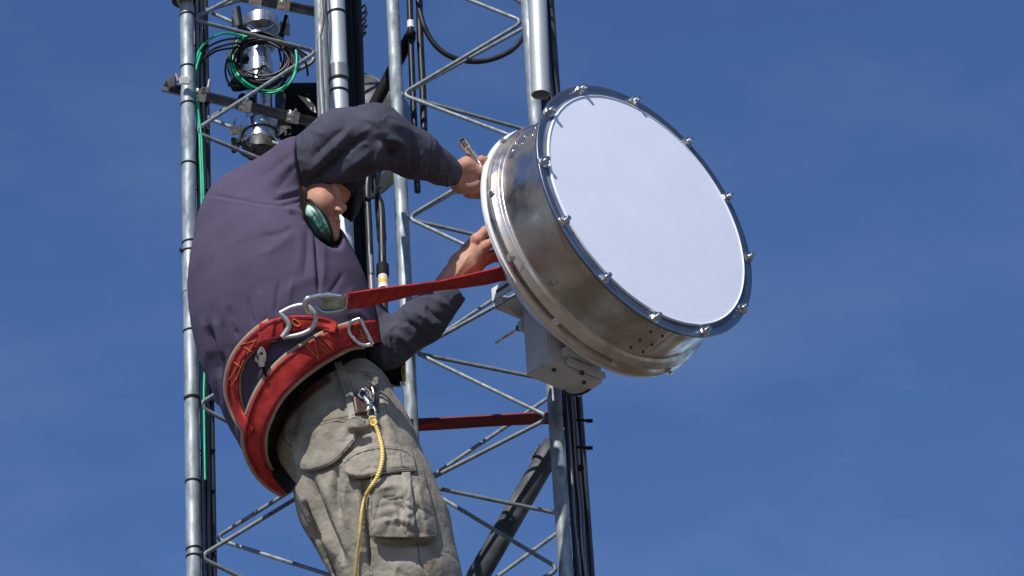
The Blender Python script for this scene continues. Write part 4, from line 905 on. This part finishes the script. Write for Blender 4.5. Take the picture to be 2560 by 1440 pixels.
# green coil and leads
gc = MB()
for k, (rx, ry, dx) in enumerate([(84, 84, 0), (80, 79, 2)]):
    gc.tube([P(660 + dx + rx * math.cos(t), 148 + ry * math.sin(t) * 1.0 + 6 * math.sin(2 * t), -.13 + .01 * math.sin(3 * t + k)) for t in np.linspace(-.25, math.pi + .9, 50)], px(3.4), 8)
coilg = tag(gc.build('green_cable_coil', 'green'), 'loop of green cable hanging round the black coil', 'cable coil')
cable([(497, 128, .02), (512, 108, -.02), (535, 92, -.06), (560, 84, -.10), (590, 86, -.13), (618, 92, -.13)], 3, 'green', 'green cable lead arching over to the coil')
# black coil
bc = MB(); rr = random.Random(3)
for k in range(17):
    rx, ry = rr.uniform(50, 84), rr.uniform(46, 72); cx, cy = 655 + rr.uniform(-6, 6), 150 + rr.uniform(-6, 6); ph = rr.uniform(0, 6)
    bc.tube([P(cx + rx * math.cos(t) + 3 * math.sin(3 * t + ph), cy + ry * math.sin(t) + 3 * math.sin(2 * t + ph), -.155 + .012 * math.sin(t + ph) + k * .0015) for t in [2 * math.pi * i / 48 for i in range(48)]], px(rr.uniform(2.6, 3.8)), 7, closed=True)
tag(bc.build('black_cable_coil', 'black'), 'thick coil of thin black cable hung in front of the silver radio', 'cable coil')
for i, pts in enumerate([[(500, 142, .0), (520, 118, -.03), (560, 100, -.08), (610, 95, -.13), (655, 93, -.14)], [(505, 152, .0), (530, 125, -.03), (575, 110, -.08), (615, 108, -.14)], [(655, 93, -.14), (700, 108, -.14), (740, 122, -.16), (778, 145, -.19)], [(640, 190, -.14), (660, 165, -.13), (690, 188, -.13), (715, 160, -.14)], [(500, 160, .0), (540, 128, -.05), (600, 118, -.12), (640, 112, -.14)], [(720, 120, -.14), (748, 132, -.13), (765, 160, -.15), (770, 190, -.17)], [(600, 215, -.14), (570, 205, -.13), (565, 160, -.13), (590, 120, -.14)]]):
    cable(pts, 3, 'black', ['upper black lead arching from the leg to the coil', 'lower black lead arching from the leg to the coil', 'black lead dropping from the coil to the middle leg', 'loose black end crossing the middle of the coil', 'third and lowest black lead arching from the leg to the coil', 'short black lead curling down right of the coil', 'black lead bowing out left of the coil'][i])
# silver cylinder radio with clamps
MT['polish'] = mat('polished_metal', (.66, .68, .69), .24, .9, col2=(.5, .52, .53), nscale=25)
rad = empty('antenna_feed_unit', P(652, 200, -.02), 'silver cylinder shaped antenna unit clamped between the strut bars behind the coil', 'antenna unit')
qr = P(667, 720, -.20 + .0); base = P(652, 365, -.26); top_ = base + Z * .36
m = MB(); m.lathe([(-.0, 0), (0, px(40)), (.01, px(46)), (.055, px(46)), (.06, px(40)), (.085, px(38)), (.09, px(33)), (.20, px(33)), (.205, px(38)), (.24, px(38)), (.245, px(33)), (.31, px(32)), (.315, px(30)), (.318, 0)], base, Z, 128, smooth=False); m.build('canister', MT['polish'], rad)
for hz, rr_ in ((.045, 50), (.30, 40)):
    c = base + Z * hz; m = MB(); m.lathe([(-.012, px(rr_)), (-.012, px(rr_ + 4)), (.012, px(rr_ + 4)), (.012, px(rr_))], c, Z, 72, smooth=False)
    for sg in (-1, 1): m.box(c + RT * sg * px(rr_ + 16) - FW * .01, [RT, UP, FW], (px(15), px(12), .004), .002); m.cyl(c + RT * sg * px(rr_ + 18) - FW * .03 - UP * .01, c + RT * sg * px(rr_ + 22) + FW * .06 + UP * .03, px(4), 8)
    m.build('clamp', 'chrome', rad)
m = MB(); m.tube([base - Z * .02, base + Z * .012], px(44), 24); m.build('end_plate', 'dark', rad)
m = MB()
m.lathe([(0, 0), (0, px(54)), (.008, px(58)), (.10, px(56)), (.11, px(45)), (.13, px(40)), (.132, 0)], P(700, 262, -.36), (RT * .95 + FW * .3 + UP * .05), 32, smooth=False)
drum_ = tag(m.build('black_drum_unit', 'matt'), 'dark round drum unit beside the silver cylinder, half hidden by the tower leg', 'antenna unit')
for i, (x, y, w_) in enumerate([(583, 152, -.18), (588, 212, -.18)]):
    m = MB(); m.cyl(P(x, y, w_), P(x + 30, y - 6, w_ - .03), px(21 - 5 * (i == 0)), 6); m.cyl(P(x - 16, y, w_ + .01), P(x + 2, y, w_ - .002), px(6), 6)
    tag(m.build('hex_connector', 'matt'), ['smaller black hexagonal connector cap left of the coil', 'larger black hexagonal connector cap below left of the coil'][i], 'connector', 'hexagonal connector caps')
m = MB(); m.box(P(735, 335, -.30), [RT - UP * .25, UP, FW], (px(38), px(30), .03), .006); m.cyl(P(700, 345, -.25), P(725, 325, -.25), px(7), 10); m.cyl(P(735, 355, -.27), P(742, 300, -.27), px(6), 8)
tag(m.build("black_mount_block", "matt"), "black mount block low beside the silver cylinder, above the raised shoulder", "mount")
m = MB(); m.box(P(620, 362, -.2), [RT - UP * .3, UP, FW], (px(45), px(8), .02), .003); m.cyl(P(585, 350, -.18), P(585, 380, -.18), px(7), 8); m.cyl(P(608, 352, -.17), P(612, 378, -.17), px(6), 8)
tag(m.build("lower_bracket", "dark"), "dark bracket bar under the silver cylinder with two bolts", "bracket")
sb = empty('saddle_bracket', P(652, 70, -.25), 'bright steel saddle bracket on top of the silver cylinder above the coil', 'bracket')
m = MB(); m.lathe([(-.014, px(42)), (-.014, px(48)), (.014, px(48)), (.014, px(42))], P(652, 62, -.26), Z, 48, smooth=False); m.lathe([(0, 0), (.0, px(36)), (.012, px(34)), (.022, px(26)), (.024, 0)], P(652, 52, -.26), Z, 48, smooth=False); m.build('saddle', 'polish' and MT['polish'], sb)
for sg, xx, yy in ((-1, 592, 50), (1, 712, 72)):
    m = MB(); m.box(P(xx, yy, -.22), [RT + UP * .2 * -sg, UP, FW], (px(14), px(17), .006), .002); m.box(P(xx - sg * -4, yy - 22, -.22), [RT, UP, FW], (px(6), px(9), .006), .001); m.build('ear', 'galv', sb)
    m = MB(); m.cyl(P(xx + 4, yy - 34, -.20), P(xx - sg * 14, yy + 30, -.22), px(5), 8); m.cyl(P(xx - sg * 8, yy + 12, -.20), P(xx - sg * 14, yy + 30, -.21), px(9), 6); m.build('clamp_rod', 'matt', sb)
m = MB(); m.plate([P(744, 238, -.27), P(770, 246, -.27), P(786, 262, -.27), P(790, 282, -.27), P(776, 276, -.27), P(766, 262, -.27)], -FW, .002); m.build('label', 'cream', drum_)
cable([(640, 372, -.2), (622, 392, -.18), (596, 372, -.16), (604, 330, -.18)], 3.4, 'black', 'black jumper curling under the silver cylinder'); cable([(690, 210, -.16), (712, 240, -.15), (704, 285, -.17), (690, 320, -.2)], 3.2, 'black', 'black lead dropping from the coil past the strut bar')
m = MB(); m.cyl(P(604, 246, -.17), P(626, 256, -.2), px(15), 14); m.cyl(P(596, 268, -.17), P(622, 276, -.2), px(9), 12); tag(m.build('cable_gland', 'matt'), 'black double cable gland between the coil and the strut bar', 'connector')
# strut bars with clamps
def strut(a, b, label, cl):
    r_ = empty('strut_bar', a, label, 'strut', 'dark strut bars across the left tower'); d = (b - a).normalized(); up_ = (UP - d * UP.dot(d)).normalized(); f_ = d.cross(up_)
    L_ = (b - a).length; c = (a + b) / 2
    m = MB(); m.box(c + up_ * px(8), [d, up_, f_], (L_ / 2, px(3.5), .018), .001); m.box(c - up_ * px(8), [d, up_, f_], (L_ / 2, px(3.5), .018), .001); m.box(c + f_ * .014, [d, up_, f_], (L_ / 2, px(6), .003), .0); m.build('channel', 'dark', r_)  # galvanised channel; its shade is painted in by the dark material
    for t in cl:
        p = a + d * L_ * t; m = MB(); m.box(p - FW * .025, [d, up_, f_], (px(17), px(16), .004), .0015); m.cyl(p - FW * .05 + up_ * px(6), p - FW * .02 + up_ * px(6), px(5), 6); m.cyl(p - FW * .045 - up_ * px(8), p - FW * .02 - up_ * px(8), px(4), 6)
        m.tube([p - FW * .04 + up_ * px(8), p - FW * .045 + up_ * px(22) + d * px(8)], px(4), 6); m.build('bar_clamp', 'chrome', r_)
    return r_
strut(P(412, 218, .02), P(812, 312, -.20), 'dark double strut bar bolted across the left tower below the coil', (.5, .80, .22))
strut(P(600, -8, -.12), P(800, 32, -.2), 'dark strut bar at the top edge above the silver cylinder', (.55, .2))
lc = empty('leg_clamp', P(455, 203, .07), 'bright steel clamp with hooked jaws on the left tower leg', 'clamp')
m = MB(); m.box(P(463, 201, .085), [RT, UP, FW], (px(15), px(11), .006), .003); m.build('clamp_block', 'white', lc)
m = MB(); m.box(P(430, 206, .05), [RT + UP * .4, UP, FW], (px(12), px(14), .01), .003); m.box(P(414, 224, .05), [RT - UP * .1, UP, FW], (px(10), px(5), .012), .002); m.box(P(412, 208, .05), [RT, UP + RT * .3, FW], (px(4), px(8), .012), .002); m.cyl(P(440, 186, .06), P(446, 204, .06), px(5), 8); m.build('clamp_jaw', 'greyc', lc)
m = MB(); m.cyl(P(518, 232, .01), P(524, 200, .01), px(4.5), 8); m.box(P(517, 226, .01), [RT, UP, FW], (px(8), px(8), .008), .002); tag(m.build('clamp_bolt', 'greyc'), 'upright clamp bolt on the strut bar beside the cable bundle', 'bolt')
m = MB(); m.lathe([(-.02, px(34)), (.0, px(38)), (.02, px(34))], P(462, -14, .05), Z, 24); m.build('leg_collar', 'dark', towL)
# grey coax beside the middle leg
cable([(806, -60, .03), (812, 20, .04), (806, 70, .05), (800, 100, .05)], 2.6, 'black', 'thin black wire curving down to the grey coax beside the mast pipe'); cable([(792, -60, .02), (806, 30, .04), (798, 102, .05)], 2.6, 'greyc', 'thin grey wire curving down to the grey coax beside the mast pipe')
cable([(799, 100, .05), (801, 160, .07), (804, 230, .10), (809, 320, .13), (815, 420, .15)], 7.5, 'greyc', 'thick grey coax running down between leg and mast pipe')
# thick black bundle right of the mast pipe
bb = empty('black_feeder_bundle', P(900, 720, -.1), 'thick bundle of black feeder cables right of the bright mast pipe', 'cables')
for i, (x, r, w_) in enumerate([(896, 12, -.08), (913, 12, -.10), (904, 11, -.13), (925, 8, -.12), (888, 9, -.06)]):
    cable(vert(x, -160, w_, 1750, 0, 1.2, 20 + i), r, 'matt' if i != 3 else 'black', parent=bb, n=12)
m = MB()
for k in range(5): m.tube(path([(905, 20 + k * 16, -.04), (912 + 4 * (k % 2), 12 + k * 17, -.03), (914, 26 + k * 14, -.03), (904, 34 + k * 15, -.04)]), px(2.6), 6)
tag(m.build('torn_tape', 'matt'), 'ragged black tape ends sticking out of the black feeder bundle', 'tape')
# drums of a dish behind
dd = empty('far_dish', P(880, 330, -.75), 'grey dish antenna half hidden behind the black feeder bundle', 'antenna')
ax_ = Vector((.55, .75, .1)).normalized(); cdd = P(862, 335, -.8)
m = MB(); m.lathe([(.0, .160), (.004, .165), (.03, .162), (.032, .156), (.09, .155)], cdd, ax_, 80); m.build('far_shroud', mat('dull_grey_metal', (.30, .34, .38), .35, .8, col2=(.2, .24, .28), nscale=12), dd)
m = MB(); m.lathe([(.0, .160), (-.05, .12), (-.07, .05), (-.072, 0)], cdd, ax_, 60); m.build('far_reflector', 'dark', dd)
m = MB()
a, b = P(1024, 95, -.38), P(925, 285, -.45); m.cyl(a, b, px(17), 16); m.sphere(a, px(17), 14)
tag(m.build('black_side_arm', 'matt'), 'black round side arm slanting down behind the middle tower leg', 'pipe')
# upright cables beside leg A
v1 = cable([(1022, -80, -.36), (1024, 0, -.36), (1026, 60, -.36), (1028, 130, -.36), (1032, 230, -.36), (1036, 312, -.36), (1044, 480, -.36)], 8.5, 'black', 'black cable with a white band hanging right of the middle leg')
m = MB(); m.tube([P(1026, 53, -.36), P(1027, 70, -.36)], px(9.8), 14); m.build('white_band', 'white', v1)
m = MB(); m.sphere(P(1027, 84, -.34), px(14), 14); m.build('ball_joint', 'matt', v1)
cable([(1044, -80, -.37), (1048, 0, -.37), (1049, 60, -.37), (1052, 130, -.37), (1057, 230, -.37), (1060, 325, -.37)], 9.5, 'black', 'second black cable ending at the raised elbow, right of the banded one')
cable([(1042, -40, -.36), (1048, 20, -.36), (1062, 70, -.36), (1090, 115, -.37), (1130, 143, -.38), (1180, 154, -.39), (1230, 148, -.40), (1275, 128, -.41), (1303, 100, -.42), (1325, 66, -.44), (1338, 20, -.45), (1345, -60, -.46)], 7.5, 'black', 'black cable sagging in a loop between the two tower legs', k=12, n=12)
# connectors hanging between the worker's face and the middle leg
cb = [(940, 340, .0, -.1), (950, 400, .0), (946, 450, .0)]
c1 = cable([(940, 330, -.10), (948, 400, -.08), (938, 470, -.06), (952, 520, -.04), (955, 600, -.02), (957, 690, .0), (960, 760, .03), (962, 830, .06)], 10, 'black', 'black jumper cable with cream and yellow labels beside the middle leg', n=12)
for (y1, y2, mt, r) in ((404, 428, 'gold', 8), (664, 690, 'matt', 16), (684, 704, 'cream', 12.5), (704, 714, 'yellowlab', 12.6), (714, 724, 'white', 12.8), (505, 600, 'black', 12)):
    xm = lambda y: np.interp(y, [400, 470, 520, 600, 690, 760], [948, 938, 952, 955, 957, 960]); wm = lambda y: np.interp(y, [330, 470, 690, 830], [-.10, -.06, 0, .06])
    m = MB(); m.tube([P(xm(y1), y1, wm(y1)), P(xm(y2), y2, wm(y2))], px(r), 16); m.build('label_band' if mt in ('cream', 'yellowlab', 'white') else 'connector', mt, c1)
c2 = cable([(918, 330, -.05), (922, 420, -.03), (918, 480, -.02), (922, 560, .0), (925, 640, .01), (928, 700, .03), (932, 780, .05), (935, 860, .07)], 9, 'black', 'slimmer black jumper with a grey metal end beside the labelled one', n=12)
m = MB(); m.tube([P(926, 636, .012), P(928, 686, .03)], px(6), 12); m.build('connector', 'greyc', c2)
m = MB(); m.tube([P(928, 690, .036), P(932, 775, .056)], px(6.5), 12); m.build('metal_sleeve', 'greyc', c2)
m = MB(); m.sphere(P(900, 463, .02), px(7), 10); m.build('gland', 'chrome', c2); m = MB(); m.sphere(P(900, 484, .02), px(7), 10); m.build('gland', 'gold', c2)
cable([(905, 470, .0), (915, 495, .0), (932, 492, -.01), (938, 470, -.03), (930, 430, -.05)], 4.5, 'black', 'small black hook of cable beside the cap brim')
cable([(935, 470, -.03), (952, 468, -.03), (940, 474, -.03)], 2.5, 'matt', 'tiny black tie tail on the jumper cable')
m = MB(); m.box(P(892, 722, .12), [RT - UP * .25, UP, FW], (px(24), px(9), .01), .003); m.cyl(P(905, 722, .13), P(925, 726, .12), px(8), 10); tag(m.build('pipe_clamp', 'galv'), 'galvanised clamp on the mast pipe just above the red strap', 'clamp')
# cables down the right tower leg
rb = empty('cable_bundle', P(1425, 1200, -.1), 'bundle of black and grey cables running down behind the right tower leg', 'cables')
for i, (x, r, mt, w_) in enumerate([(1391, 4, 'black', -.12), (1399, 5, 'black', -.14), (1397, 4.5, 'greyc', -.125), (1404, 7, 'matt', -.15), (1413, 8, 'black', -.17), (1408, 8, 'matt', -.2), (1394, 9, 'matt', -.22), (1401, 4, 'greyc', -.14), (1416, 4, 'greyc', -.16), (1421, 7, 'matt', -.2), (1411, 3, 'greyc', -.14)]):
    cable(vert(x - 3, -160 if i not in (2, 7, 8, 10) else 880, w_, 1750, 6, 2.2, 40 + i), r, mt, parent=rb)
for y in (1052, 1120):
    m = MB(); m.cyl(P(1440, y - 2, -.1), P(1480, y, -.1), px(3.5), 8); m.cyl(P(1466, y, -.1), P(1482, y, -.1), px(5), 8); tag(m.build('step_bolt', 'matt'), 'dark step bolt sticking out of the right leg, ' + ('upper of the two' if y < 1100 else 'lower of the two'), 'bolt', 'step bolts')
m = MB(); m.sphere(P(1452, 1170, -.1), px(9), 10); tag(m.build('cable_grommet', 'matt'), 'small black round grommet on the cables below the step bolts', 'grommet')
